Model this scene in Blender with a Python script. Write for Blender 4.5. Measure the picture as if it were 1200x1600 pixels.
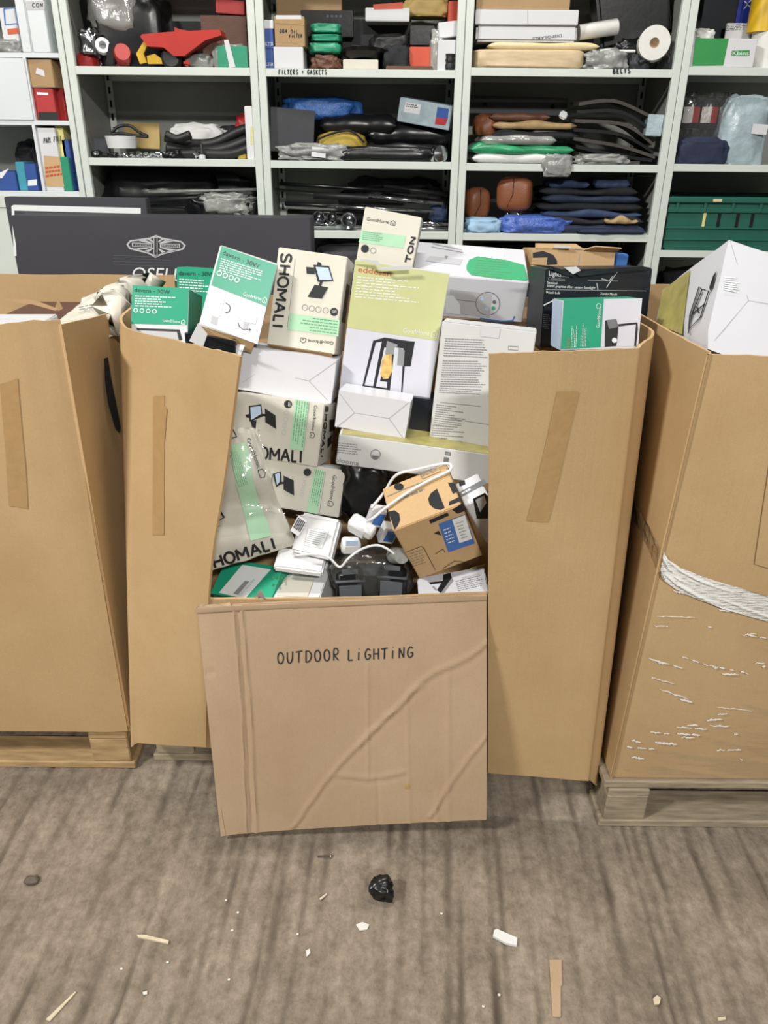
import bpy, bmesh, math, random
import numpy as np
from mathutils import Matrix, Vector, noise, Euler

for o in list(bpy.data.objects): bpy.data.objects.remove(o)
scene = bpy.context.scene
COL = scene.collection

# ------------------------------------------------------------------ camera
FPX, PITCH, ROLL, CAMH = 1200.0, math.radians(25.5), math.radians(0.57), 1.5
cp, sp_, cr, sr = math.cos(PITCH), math.sin(PITCH), math.cos(ROLL), math.sin(ROLL)
Rv, Uv, Fv = np.array([1, 0, 0.]), np.array([0, sp_, cp]), np.array([0, cp, -sp_])
cxv, cyv = cr * Rv + sr * Uv, -sr * Rv + cr * Uv
cam = bpy.data.objects.new('camera', bpy.data.cameras.new('camera'))
COL.objects.link(cam)
cam.data.sensor_fit = 'VERTICAL'; cam.data.sensor_height = 36; cam.data.lens = FPX / 1600 * 36
cam.data.clip_start = 0.05
cam.matrix_world = Matrix(((cxv[0], cyv[0], -Fv[0], 0), (cxv[1], cyv[1], -Fv[1], 0), (cxv[2], cyv[2], -Fv[2], CAMH), (0, 0, 0, 1)))
scene.camera = cam

# ------------------------------------------------------------------ light
vs = scene.view_settings
vs.view_transform = 'Standard'; vs.look = 'None'; vs.gamma = 1; vs.use_curve_mapping = False
vs.exposure = -0.13
world = bpy.data.worlds.new('world'); scene.world = world; world.use_nodes = True
bg = world.node_tree.nodes['Background']; bg.inputs[0].default_value = (0.93, 0.97, 1.0, 1); bg.inputs[1].default_value = 0.11
def lamp(name, loc, target, power, sx, sy, col=(1, .97, .92)):
    l = bpy.data.lights.new(name, 'AREA'); l.shape = 'RECTANGLE'; l.size = sx; l.size_y = sy; l.energy = power; l.color = col
    o = bpy.data.objects.new(name, l); COL.objects.link(o); o.location = loc
    o.rotation_euler = (Vector(target) - Vector(loc)).to_track_quat('-Z', 'Y').to_euler()
    return o
lamp('ceiling_lamp', (-3.2, -0.7, 4.0), (0, 1.7, .7), 225, .7, .2)
lamp('ceiling_lamp', (1.1, -3.6, 4.2), (.2, 2.6, 1.1), 275, 1.0, .25)
lamp('ceiling_lamp', (0.0, 2.1, 4.6), (0, 2.0, 0), 85, 1.0, .25)

# ------------------------------------------------------------------ projection helpers
def proj(P):
    x, y, z = P[0], P[1], P[2] - CAMH
    zc = y * cp - z * sp_; a = x / zc; b = (y * sp_ + z * cp) / zc
    return np.array([600 + FPX * (a * cr + b * sr), 800 - FPX * (-a * sr + b * cr)])
def at(px, py, Y=None, Z=None):
    a = (px - 600) / FPX; b = (800 - py) / FPX
    A = a * cr - b * sr; B = a * sr + b * cr
    d = np.array([A, cp + B * sp_, -sp_ + B * cp])
    t = Y / d[1] if Y is not None else (Z - CAMH) / d[2]
    return np.array([0, 0, CAMH]) + t * d
CAMP = np.array([0, 0, CAMH])

# ------------------------------------------------------------------ materials
def lin(h):
    if isinstance(h, str):
        h = h.lstrip('#'); c = [int(h[i:i + 2], 16) / 255 for i in (0, 2, 4)]
    else: c = list(h)
    return tuple((x / 12.92 if x <= .04045 else ((x + .055) / 1.055) ** 2.4) for x in c) + (1,)
M = {}
def mat(name, col, rough=.55, metal=0, var=.06, scale=30, bump=0, bscale=120, col2=None, spec=.5, stretch=None, coat=0):
    m = bpy.data.materials.new(name); m.use_nodes = True; nt = m.node_tree; b = nt.nodes['Principled BSDF']
    b.inputs['Roughness'].default_value = rough; b.inputs['Metallic'].default_value = metal
    b.inputs['Specular IOR Level'].default_value = spec
    b.inputs['Coat Weight'].default_value = coat
    c = lin(col)
    tc = nt.nodes.new('ShaderNodeTexCoord'); mp = nt.nodes.new('ShaderNodeMapping')
    nt.links.new(tc.outputs['Object'], mp.inputs[0])
    if stretch: mp.inputs['Scale'].default_value = stretch
    if var:
        n = nt.nodes.new('ShaderNodeTexNoise'); n.inputs['Scale'].default_value = scale; n.inputs['Detail'].default_value = 5
        nt.links.new(mp.outputs[0], n.inputs['Vector'])
        r = nt.nodes.new('ShaderNodeValToRGB'); r.color_ramp.elements[0].position = .3; r.color_ramp.elements[1].position = .7
        c2 = lin(col2) if col2 else tuple(min(1, x * (1 + var)) for x in c[:3]) + (1,)
        c1 = c if col2 else tuple(x * (1 - var) for x in c[:3]) + (1,)
        r.color_ramp.elements[0].color = c1; r.color_ramp.elements[1].color = c2
        nt.links.new(n.outputs['Fac'], r.inputs[0]); nt.links.new(r.outputs[0], b.inputs['Base Color'])
    else: b.inputs['Base Color'].default_value = c
    if bump:
        n2 = nt.nodes.new('ShaderNodeTexNoise'); n2.inputs['Scale'].default_value = bscale; n2.inputs['Detail'].default_value = 4
        nt.links.new(mp.outputs[0], n2.inputs['Vector'])
        bp = nt.nodes.new('ShaderNodeBump'); bp.inputs['Strength'].default_value = bump; bp.inputs['Distance'].default_value = .003
        nt.links.new(n2.outputs['Fac'], bp.inputs['Height']); nt.links.new(bp.outputs[0], b.inputs['Normal'])
    M[name] = m
    return m
def film(name, col, alpha, rough=.12, bump=.6, bscale=60, stretch=(1, 1, 1), gl=.35, fr=1.0):
    """thin clear plastic: mostly see-through, with a glossy wrinkled skin"""
    m = bpy.data.materials.new(name); m.use_nodes = True; nt = m.node_tree; nt.nodes.clear()
    out = nt.nodes.new('ShaderNodeOutputMaterial'); tr = nt.nodes.new('ShaderNodeBsdfTransparent')
    df = nt.nodes.new('ShaderNodeBsdfDiffuse'); df.inputs[0].default_value = lin(col)
    g = nt.nodes.new('ShaderNodeBsdfGlossy'); g.inputs['Roughness'].default_value = rough
    tc = nt.nodes.new('ShaderNodeTexCoord'); mp = nt.nodes.new('ShaderNodeMapping'); mp.inputs['Scale'].default_value = stretch
    nt.links.new(tc.outputs['Object'], mp.inputs[0])
    n = nt.nodes.new('ShaderNodeTexNoise'); n.inputs['Scale'].default_value = bscale; n.inputs['Detail'].default_value = 3
    nt.links.new(mp.outputs[0], n.inputs['Vector'])
    bp = nt.nodes.new('ShaderNodeBump'); bp.inputs['Strength'].default_value = bump; bp.inputs['Distance'].default_value = .01
    nt.links.new(n.outputs['Fac'], bp.inputs['Height']); nt.links.new(bp.outputs[0], g.inputs['Normal'])
    m1 = nt.nodes.new('ShaderNodeMixShader'); m1.inputs[0].default_value = alpha
    nt.links.new(tr.outputs[0], m1.inputs[1]); nt.links.new(df.outputs[0], m1.inputs[2])
    m2 = nt.nodes.new('ShaderNodeMixShader')
    lw = nt.nodes.new('ShaderNodeFresnel'); lw.inputs['IOR'].default_value = 1.3
    nt.links.new(bp.outputs[0], lw.inputs['Normal'])
    ad = nt.nodes.new('ShaderNodeMath'); ad.operation = 'ADD'; ad.use_clamp = True; ad.inputs[1].default_value = gl * .3
    fm_ = nt.nodes.new('ShaderNodeMath'); fm_.operation = 'MULTIPLY'; fm_.inputs[1].default_value = fr; nt.links.new(lw.outputs[0], fm_.inputs[0]); nt.links.new(fm_.outputs[0], ad.inputs[0]); nt.links.new(ad.outputs[0], m2.inputs[0])
    nt.links.new(m1.outputs[0], m2.inputs[1]); nt.links.new(g.outputs[0], m2.inputs[2])
    nt.links.new(m2.outputs[0], out.inputs[0])
    M[name] = m; return m

def kraft(name, c1, c2, vert=True):
    """corrugated board: mottled paper, faint flute lines, slight sheen"""
    m = bpy.data.materials.new(name); m.use_nodes = True; nt = m.node_tree; b = nt.nodes['Principled BSDF']
    b.inputs['Roughness'].default_value = .6; b.inputs['Specular IOR Level'].default_value = .35
    tc = nt.nodes.new('ShaderNodeTexCoord'); mp = nt.nodes.new('ShaderNodeMapping')
    nt.links.new(tc.outputs['Object'], mp.inputs[0])
    n = nt.nodes.new('ShaderNodeTexNoise'); n.inputs['Scale'].default_value = 3.5; n.inputs['Detail'].default_value = 8; n.inputs['Roughness'].default_value = .62
    nt.links.new(mp.outputs[0], n.inputs[0])
    r = nt.nodes.new('ShaderNodeValToRGB'); r.color_ramp.elements[0].position = .32; r.color_ramp.elements[1].position = .68
    r.color_ramp.elements[0].color = lin(c1); r.color_ramp.elements[1].color = lin(c2)
    nt.links.new(n.outputs['Fac'], r.inputs[0])
    sp = nt.nodes.new('ShaderNodeTexNoise'); sp.inputs['Scale'].default_value = 420; sp.inputs['Detail'].default_value = 2
    nt.links.new(mp.outputs[0], sp.inputs[0])
    mx = nt.nodes.new('ShaderNodeMix'); mx.data_type = 'RGBA'; mx.blend_type = 'MULTIPLY'; mx.inputs[0].default_value = .22
    nt.links.new(r.outputs[0], mx.inputs['A']); nt.links.new(sp.outputs['Fac'], mx.inputs['B'])
    nt.links.new(mx.outputs['Result'], b.inputs['Base Color'])
    mp2 = nt.nodes.new('ShaderNodeMapping'); mp2.inputs['Scale'].default_value = (55, 55, .6)
    nt.links.new(tc.outputs['Object'], mp2.inputs[0])
    fl = nt.nodes.new('ShaderNodeTexNoise'); fl.inputs['Scale'].default_value = 1.6; fl.inputs['Detail'].default_value = 3
    nt.links.new(mp2.outputs[0], fl.inputs[0])
    bp = nt.nodes.new('ShaderNodeBump'); bp.inputs['Strength'].default_value = .12; bp.inputs['Distance'].default_value = .004
    nt.links.new(fl.outputs['Fac'], bp.inputs['Height']); nt.links.new(bp.outputs[0], b.inputs['Normal'])
    M[name] = m
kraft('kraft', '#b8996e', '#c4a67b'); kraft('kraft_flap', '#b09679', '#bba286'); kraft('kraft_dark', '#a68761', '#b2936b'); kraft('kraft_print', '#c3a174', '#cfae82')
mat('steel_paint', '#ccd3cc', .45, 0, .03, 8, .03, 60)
mat('steel_shaded', '#949691', .5, 0, .05, 6, .03, 60)  # the steel paint darkened, so bay interiors look shaded
mat('white_melamine', '#d3d8db', .4, 0, .02, 5)
mat('card_white', '#cfd0d3', .5, 0, .025, 9, .05, 40)
mat('card_white_gloss', '#d0d1d7', .35, 0, .02, 9, .04, 30)
mat('card_beige', '#c9c5b9', .45, 0, .035, 9, .05, 40)
mat('card_cream', '#d2cec0', .45, 0, .03, 9, .05, 40)
mat('card_grey', '#cfd1d0', .5, 0, .03, 9, .05, 40)
mat('card_green', '#1f9a78', .4, 0, .04, 12)
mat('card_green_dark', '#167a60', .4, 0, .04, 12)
mat('print_mint', '#a9d3b0', .45, 0, .03, 20)
mat('print_mint_dark', '#5f9c72', .5, 0, 0)
mat('print_olive', '#c3c78f', .4, 0, .03, 20)
mat('print_gold', '#a39a5c', .4, 0, .25, 25)
mat('print_white', '#e2e6e6', .45, 0, 0)
mat('print_lilac', '#cfd0da', .42, 0, .02, 20)
mat('print_black', '#1c1e22', .45, 0, 0)
mat('print_grey', '#8d8f92', .5, 0, 0)
mat('print_lightgrey', '#b9babd', .5, 0, 0)
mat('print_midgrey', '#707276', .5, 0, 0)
mat('print_rust', '#c2532c', .45, 0, 0)
mat('print_amber', '#e0b46c', .4, 0, .3, 90)
mat('print_emerald', '#3fa874', .4, 0, .04, 30)
mat('print_blue', '#3f6fb8', .4, 0, .1, 200)
mat('print_paleblue', '#bcd0ea', .4, 0, .05, 40)
mat('print_yellow', '#d8d08a', .4, 0, .05, 40)
mat('crease', '#a9aaac', .6, 0, 0)
mat('ink', '#20242a', .6, 0, 0)
mat('card_navy', '#141a22', .3, 0, .1, 15, .05, 30)
mat('board_charcoal', '#3a3a40', .55, 0, .06, 6, .05, 60)
mat('black_plastic', '#101114', .3, 0, .1, 20, .1, 40)
mat('black_matt', '#17181b', .65, 0, .15, 20, .2, 50)
mat('black_rubber', '#1a1a1c', .5, 0, .2, 25, .2, 60)
mat('grey_plastic', '#4a4d52', .5, 0, .1, 20)
mat('dark_grey', '#33353a', .55, 0, .1, 12, .1, 40)
mat('white_plastic', '#d8d9d9', .35, 0, .02, 20)
mat('chrome', '#c8c9cc', .12, 1, .1, 30)
mat('steel', '#8e9094', .28, 1, .15, 30)
mat('red_plastic', '#b32a20', .38, 0, .08, 12)
mat('red_card', '#a92b2b', .5, 0, .06, 12)
mat('orange_card', '#c2492c', .5, 0, .1, 20)
mat('yellow_plastic', '#d0a81e', .4, 0, .08, 20)
mat('yellow_cloth', '#a88f35', .7, 0, .12, 30, .3, 120)
mat('yellow_envelope', '#b49a5c', .6, 0, .06, 20)
mat('leather', '#8a5232', .42, 0, .1, 25, .25, 220)
mat('leather_dark', '#5d3a28', .5, 0, .12, 25, .25, 220)
mat('tan_cloth', '#a58b63', .75, 0, .12, 40, .3, 200)
mat('navy_cloth', '#1d2740', .75, 0, .15, 40, .35, 200)
mat('navy_cloth2', '#2c3c5c', .75, 0, .15, 40, .35, 200)
mat('black_cloth', '#191b20', .8, 0, .2, 40, .35, 200)
mat('white_cloth', '#d9dad8', .7, 0, .05, 30, .35, 60)
mat('paper_white', '#d4d4cf', .6, 0, .04, 40, .3, 40)
mat('paper_beige', '#c9b391', .55, 0, .12, 14, .2, 20, stretch=(1, 1, 6))
mat('cream', '#d8c79c', .6, 0, .06, 20)
mat('blue_net', '#2c5da0', .4, 0, .3, 90, .8, 160)
mat('bubble_blue', '#4c67b4', .3, 0, .25, 60, .9, 140)
mat('cloth_paleblue', '#93b4cf', .6, 0, .1, 30, .3, 60)
mat('foil_bluegrey', '#9fb0b7', .32, 0, .14, 22, .8, 45)
mat('wrap_grey', '#8b8d89', .3, 0, .25, 24, .8, 50)
mat('wrap_green', '#2f9566', .35, 0, .2, 20, .5, 40)
mat('crate_green', '#1c5a4c', .45, 0, .08, 12, .05, 60)
mat('pack_green', '#2d8f6d', .4, 0, .1, 14, .3, 30)
mat('kbins_green', '#2a8a44', .45, 0, .05, 12)
mat('bottle_dark', '#2a2630', .25, 0, .1, 20)
mat('bottle_blue', '#26368f', .3, 0, .1, 20)
mat('card_blue', '#2f4f93', .45, 0, .08, 14)
mat('card_cyan', '#3e93a8', .45, 0, .08, 14)
mat('glass_dark', '#6d7f8f', .15, 0, .1, 20)
mat('tape_clear', '#a98a5f', .25, 0, .05, 40, .25, 90, spec=.6)
mat('wood', '#a98d64', .7, 0, .25, 6, .3, 60, stretch=(2, 14, 14))
mat('wood_grey', '#958872', .75, 0, .3, 6, .35, 60, stretch=(2, 14, 14))
mat('belt_rubber', '#3b3632', .45, 0, .2, 30, .15, 60)
mat('pebble', '#5d534a', .8, 0, .2, 60)
mat('splinter', '#c9bda4', .7, 0, .15, 60)
mat('void_black', '#08080a', .9, 0, 0)
mat('wall_paint', '#8e8f8c', .7, 0, .05, 3)
film('clear_bag', '#d8dcd8', .05, .10, .5, 30, gl=.12)
film('wrap_film', '#e6e4de', .02, .15, .1, 10, (1, 1, 5), gl=.0, fr=.25)
film('wrap_glint_fold', '#f6f6f2', .8, .12, .3, 60, gl=.5)  # milky film, whitened to paint in the highlight streaks
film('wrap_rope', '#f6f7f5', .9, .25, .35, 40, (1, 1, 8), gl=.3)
film('bag_milky', '#e4e6e0', .35, .2, .4, 40, gl=.2)

# ------------------------------------------------------------------ mesh helpers
def mesh(name, verts, faces, mats, fm=None, smooth=False):
    me = bpy.data.meshes.new(name); me.from_pydata([tuple(map(float, v)) for v in verts], [], faces)
    for m in (mats if isinstance(mats, (list, tuple)) else [mats]): me.materials.append(M[m] if isinstance(m, str) else m)
    if fm: me.polygons.foreach_set('material_index', fm)
    if smooth: me.polygons.foreach_set('use_smooth', [True] * len(me.polygons))
    me.update(); return me
def link(name, me, parent=None, label=None, cat=None, group=None, kind=None, mw=None):
    o = bpy.data.objects.new(name, me); COL.objects.link(o)
    if parent is not None: o.parent = parent
    if mw is not None: o.matrix_basis = mw
    if label: o['label'] = label
    if cat: o['category'] = cat
    if group: o['group'] = group
    if kind: o['kind'] = kind
    return o
def root(name, label, cat, group=None, loc=(0, 0, 0), rz=0, mw=None):
    o = link(name, None, None, label, cat, group, None, mw)
    if mw is None: o.location = loc; o.rotation_euler = (0, 0, rz)
    return o
def inv(o):
    m = o.matrix_basis.copy()
    p = o.parent
    while p is not None: m = p.matrix_basis @ m; p = p.parent
    return m.inverted()
def wchild(name, verts, faces, mats, parent, fm=None, smooth=False, label=None, kind=None):
    """a child whose vertices are given in world coordinates"""
    mi = inv(parent)
    vv = [mi @ Vector(tuple(map(float, v))) for v in verts]
    return link(name, mesh(name, vv, faces, mats, fm, smooth), parent, label, kind=kind)
def bm_mesh(name, bm, mats, smooth=False, ang=40):
    me = bpy.data.meshes.new(name); bm.to_mesh(me); bm.free()
    for m in (mats if isinstance(mats, (list, tuple)) else [mats]): me.materials.append(M[m])
    if smooth:
        me.polygons.foreach_set('use_smooth', [True] * len(me.polygons))
        me.set_sharp_from_angle(angle=math.radians(ang))
    me.update(); return me
def box_bm(bm, c, s, mi=0, rot=None, bev=0):
    T = Matrix.Translation(c) @ (rot.to_4x4() if rot is not None else Matrix()) @ Matrix.Diagonal((s[0], s[1], s[2], 1))
    g = bmesh.ops.create_cube(bm, size=1, matrix=T)
    fs = set(f for v in g['verts'] for f in v.link_faces)
    for f in fs: f.material_index = mi
    if bev:
        es = list(set(e for v in g['verts'] for e in v.link_edges))
        bmesh.ops.bevel(bm, geom=es, offset=bev, segments=1, affect='EDGES')
def box_me(name, s, m, bev=.0015, base=False, noise_amp=0, sub=0, seed=0):
    """box centred at the origin (base=True: standing on z=0)"""
    bm = bmesh.new(); box_bm(bm, (0, 0, s[2] / 2 if base else 0), s)
    if sub:
        bmesh.ops.subdivide_edges(bm, edges=bm.edges[:], cuts=sub, use_grid_fill=True)
        for v in bm.verts:
            n = noise.noise_vector(v.co * 14 + Vector((seed * 3.1, seed, 0)))
            v.co += n * noise_amp
    elif bev: bmesh.ops.bevel(bm, geom=bm.edges[:], offset=bev, segments=2, affect='EDGES')
    return bm_mesh(name, bm, m, smooth=True, ang=50)
def tube_data(pts, r, n=8, cap=True):
    pts = [Vector(tuple(map(float, p))) for p in pts]; V = []; Fc = []
    rs = r if isinstance(r, (list, tuple)) else [r] * len(pts)
    prev = None
    for i, p in enumerate(pts):
        t = (pts[min(i + 1, len(pts) - 1)] - pts[max(i - 1, 0)]).normalized()
        if prev is None:
            a = t.orthogonal().normalized()
        else:
            a = (prev - t * prev.dot(t)).normalized()
        prev = a; b = t.cross(a)
        for k in range(n):
            th = 2 * math.pi * k / n; V.append(p + (a * math.cos(th) + b * math.sin(th)) * rs[i])
    for i in range(len(pts) - 1):
        for k in range(n):
            Fc.append((i * n + k, i * n + (k + 1) % n, (i + 1) * n + (k + 1) % n, (i + 1) * n + k))
    if cap: Fc.append(tuple(range(n))[::-1]); Fc.append(tuple((len(pts) - 1) * n + k for k in range(n)))
    return V, Fc
def smooth_path(pts, n=8):
    P = [np.array(p, float) for p in pts]; out = []
    for i in range(len(P) - 1):
        p0 = P[max(i - 1, 0)]; p1 = P[i]; p2 = P[i + 1]; p3 = P[min(i + 2, len(P) - 1)]
        for k in range(n):
            t = k / n
            out.append(.5 * ((2 * p1) + (-p0 + p2) * t + (2 * p0 - 5 * p1 + 4 * p2 - p3) * t * t + (-p0 + 3 * p1 - 3 * p2 + p3) * t ** 3))
    out.append(P[-1]); return out
def tube_obj(name, pts, r, m, parent=None, label=None, cat=None, group=None, n=8):
    V, Fc = tube_data(pts, r, n)
    if parent is not None: return wchild(name, V, Fc, m, parent, smooth=True)
    c = sum((Vector(v) for v in V), Vector()) / len(V)
    return link(name, mesh(name, [v - c for v in V], Fc, m, smooth=True), None, label, cat, group, mw=Matrix.Translation(c))
def lathe_me(name, prof, m, n=24, smooth=True, ang=40, fmats=None):
    V = []; Fc = []; fm = []
    for (r, z) in prof:
        for k in range(n): V.append((r * math.cos(2 * math.pi * k / n), r * math.sin(2 * math.pi * k / n), z))
    for i in range(len(prof) - 1):
        for k in range(n):
            Fc.append((i * n + k, i * n + (k + 1) % n, (i + 1) * n + (k + 1) % n, (i + 1) * n + k)); fm.append(fmats[i] if fmats else 0)
    if prof[0][0] > 1e-4: Fc.append(tuple(range(n))[::-1]); fm.append(fmats[0] if fmats else 0)
    if prof[-1][0] > 1e-4: Fc.append(tuple((len(prof) - 1) * n + k for k in range(n))); fm.append(fmats[-1] if fmats else 0)
    me = mesh(name, V, Fc, m, fm, smooth)
    me.set_sharp_from_angle(angle=math.radians(ang)); return me
def lump_me(name, s, m, seed=0, amp=.12, freq=3.0, boxy=.55, sub=4, flat=True, fine=.04):
    """soft bag / cloth / crumpled shape of full size s standing on z=0"""
    bm = bmesh.new(); bmesh.ops.create_icosphere(bm, subdivisions=sub, radius=1)
    off = Vector((seed * 7.3, seed * 1.7, seed * 3.9))
    for v in bm.verts:
        d = v.co.copy()
        q = Vector([math.copysign(abs(c) ** boxy, c) for c in d])
        q *= 1 + amp * noise.noise(d * freq + off) + fine * noise.noise(d * freq * 3.3 + off)
        q = Vector((q.x * s[0] / 2, q.y * s[1] / 2, q.z * s[2] / 2))
        v.co = q
    zmin = min(v.co.z for v in bm.verts); zc = zmin + .18 * s[2] if flat else zmin
    for v in bm.verts: v.co.z = max(v.co.z, zc) - zc
    zm = max(v.co.z for v in bm.verts)
    for v in bm.verts: v.co.z *= s[2] / zm
    return bm_mesh(name, bm, m, smooth=True, ang=75)
def grid_faces(nr, nc): return [(i * nc + j, i * nc + j + 1, (i + 1) * nc + j + 1, (i + 1) * nc + j) for i in range(nr - 1) for j in range(nc - 1)]

# ------------------------------------------------------------------ surfaces that carry print: pixel of the photograph -> point on the real face
class Surf:
    def __init__(s, ev, parent, M4=None): s.ev = ev; s.parent = parent
    def uv(s, px, py, g=(.5, .5)):
        u, v = g
        for _ in range(30):
            q = proj(s.ev(u, v)); e = np.array([px, py]) - q
            if abs(e).max() < .02: break
            h = 1e-3
            J = np.stack([(proj(s.ev(u + h, v)) - q) / h, (proj(s.ev(u, v + h)) - q) / h], 1)
            try: d = np.linalg.solve(J, e)
            except Exception: break
            k = min(1, .6 / (abs(d).max() + 1e-9)); u += d[0] * k; v += d[1] * k
        return np.array([u, v])
    def pt(s, uv, off):
        u, v = uv; h = 1e-3; P = s.ev(u, v)
        n = np.cross(s.ev(u + h, v) - P, s.ev(u, v + h) - P); n = n / (np.linalg.norm(n) + 1e-12)
        if n @ (CAMP - P) < 0: n = -n
        return P + n * off
    # ---- prints
    def polys(s, items, name='print_panel', off=.0008, label=None):
        """items: [(material, [px points])] -> one flat printed mesh"""
        V = []; Fc = []; fm = []; ms = []
        for k, (m, pts) in enumerate(items):
            if m not in ms: ms.append(m)
            b = len(V)
            for p in pts: V.append(s.pt(s.uv(*p), off + .00025 * k))
            Fc.append(tuple(range(b, b + len(pts)))); fm.append(ms.index(m))
        return wchild(name, V, Fc, ms, s.parent, fm, label=label)
    def quad(s, m, pts, n=1, name='print_panel', off=.0008, label=None):
        c = [s.uv(*p) for p in pts]; V = []
        for i in range(n + 1):
            for j in range(n + 1):
                a, b = j / n, i / n
                V.append(s.pt((c[0] * (1 - a) + c[1] * a) * (1 - b) + (c[3] * (1 - a) + c[2] * a) * b, off))
        return wchild(name, V, grid_faces(n + 1, n + 1), m, s.parent, smooth=n > 1, label=label)
    def text(s, st, A, B, C, m='print_black', bold=0, off=.0014, name='lettering', shear=0):
        V, Fc = font_mesh(st, 0); a = s.uv(*A); b = s.uv(*B) - a; c = s.uv(*C) - a
        W = [s.pt(a + b * x + c * y, off) for x, y in V]
        return wchild(name, W, Fc, m, s.parent)
    def lines(s, A, B, C, rows, m='print_grey', seed=1, fill=.5, off=.0012, word=.09, name='printed_lines', full=.75):
        """fine print too small to read: rows of word-length dashes"""
        rnd = random.Random(seed); a = s.uv(*A); b = s.uv(*B) - a; c = s.uv(*C) - a; V = []; Fc = []
        for i in range(rows):
            y0 = 1 - (i + .5 + fill / 2) / rows; y1 = 1 - (i + .5 - fill / 2) / rows; x = 0; end = rnd.uniform(full, 1)
            while x < end:
                w = rnd.uniform(.4, 1.3) * word; x1 = min(end, x + w)
                k = len(V)
                for (xx, yy) in ((x, y0), (x1, y0), (x1, y1), (x, y1)): V.append(s.pt(a + b * xx + c * yy, off))
                Fc.append((k, k + 1, k + 2, k + 3)); x = x1 + word * .22
        return wchild(name, V, Fc, m, s.parent, kind='stuff')
    def disc(s, m, c, r, n=20, name='icon', off=.0012, ring=0, ry=None):
        ry = ry or r
        pts = [(c[0] + r * math.cos(2 * math.pi * k / n), c[1] + ry * math.sin(2 * math.pi * k / n)) for k in range(n)]
        if not ring: return s.polys([(m, pts)], name, off)
        V = [s.pt(s.uv(*p), off) for p in pts] + [s.pt(s.uv(c[0] + (p[0] - c[0]) * (1 - ring), c[1] + (p[1] - c[1]) * (1 - ring)), off) for p in pts]
        return wchild(name, V, [(k, (k + 1) % n, n + (k + 1) % n, n + k) for k in range(n)], m, s.parent)
    def stroke(s, m, pts, w, name='printed_line', off=.0012, parent=None):
        """ribbon along pixel points, w in pixels"""
        V = []; Fc = []; P = [np.array(p, float) for p in pts]
        for i, p in enumerate(P):
            t = P[min(i + 1, len(P) - 1)] - P[max(i - 1, 0)]; t = t / (np.linalg.norm(t) + 1e-9); nn = np.array([-t[1], t[0]]) * w / 2
            V += [s.pt(s.uv(*(p + nn)), off), s.pt(s.uv(*(p - nn)), off)]
        Fc = [(2 * i, 2 * i + 1, 2 * i + 3, 2 * i + 2) for i in range(len(P) - 1)]
        return V, Fc
    def strokes(s, m, paths, w, name='printed_line', off=.0012):
        V = []; Fc = []
        for p in paths:
            v, f = s.stroke(m, p, w, off=off); b = len(V); V += v; Fc += [tuple(i + b for i in q) for q in f]
        return wchild(name, V, Fc, m, s.parent)
    def logo(s, A, B, C, m='print_black'):
        """the maker's word mark followed by its little house outline; A..B is the baseline of word plus house, C the cap height above A"""
        A, B, C = (np.array(q, float) for q in (A, B, C)); e = B - A; up = C - A
        s.text('GoodHome', A, A + e * .78, C, m, bold=.01)
        hp = [(.84, -.25), (1, -.25), (1, .75), (.92, 1.25), (.84, .75), (.84, -.25)]
        s.strokes(m, [[A + e * x + up * y for x, y in hp], [A + e * .9 + up * .15, A + e * .95 + up * .15]], max(1.0, np.linalg.norm(up) * .14), 'house_icon', .0014)
_fc = {}
def font_mesh(st, bold=0):
    k = (st, bold)
    if k in _fc: return _fc[k]
    def raw(t):
        cu = bpy.data.curves.new('t', 'FONT'); cu.body = t; cu.size = 1; cu.offset = bold; cu.resolution_u = 3; cu.space_character = 1.0
        ob = bpy.data.objects.new('t', cu); COL.objects.link(ob)
        dg = bpy.context.evaluated_depsgraph_get(); me = bpy.data.meshes.new_from_object(ob.evaluated_get(dg))
        V = np.array([v.co[:2] for v in me.vertices]); Fc = [tuple(p.vertices) for p in me.polygons]
        bpy.data.objects.remove(ob); bpy.data.curves.remove(cu); bpy.data.meshes.remove(me); return V, Fc
    global _capH
    if '_cap' not in _fc: _fc['_cap'] = raw('H')[0][:, 1].max()
    V, Fc = raw(st); x0, x1 = V[:, 0].min(), V[:, 0].max()
    V = np.stack([(V[:, 0] - x0) / (x1 - x0), V[:, 1] / _fc['_cap']], 1)
    _fc[k] = (V, Fc); return _fc[k]
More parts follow.
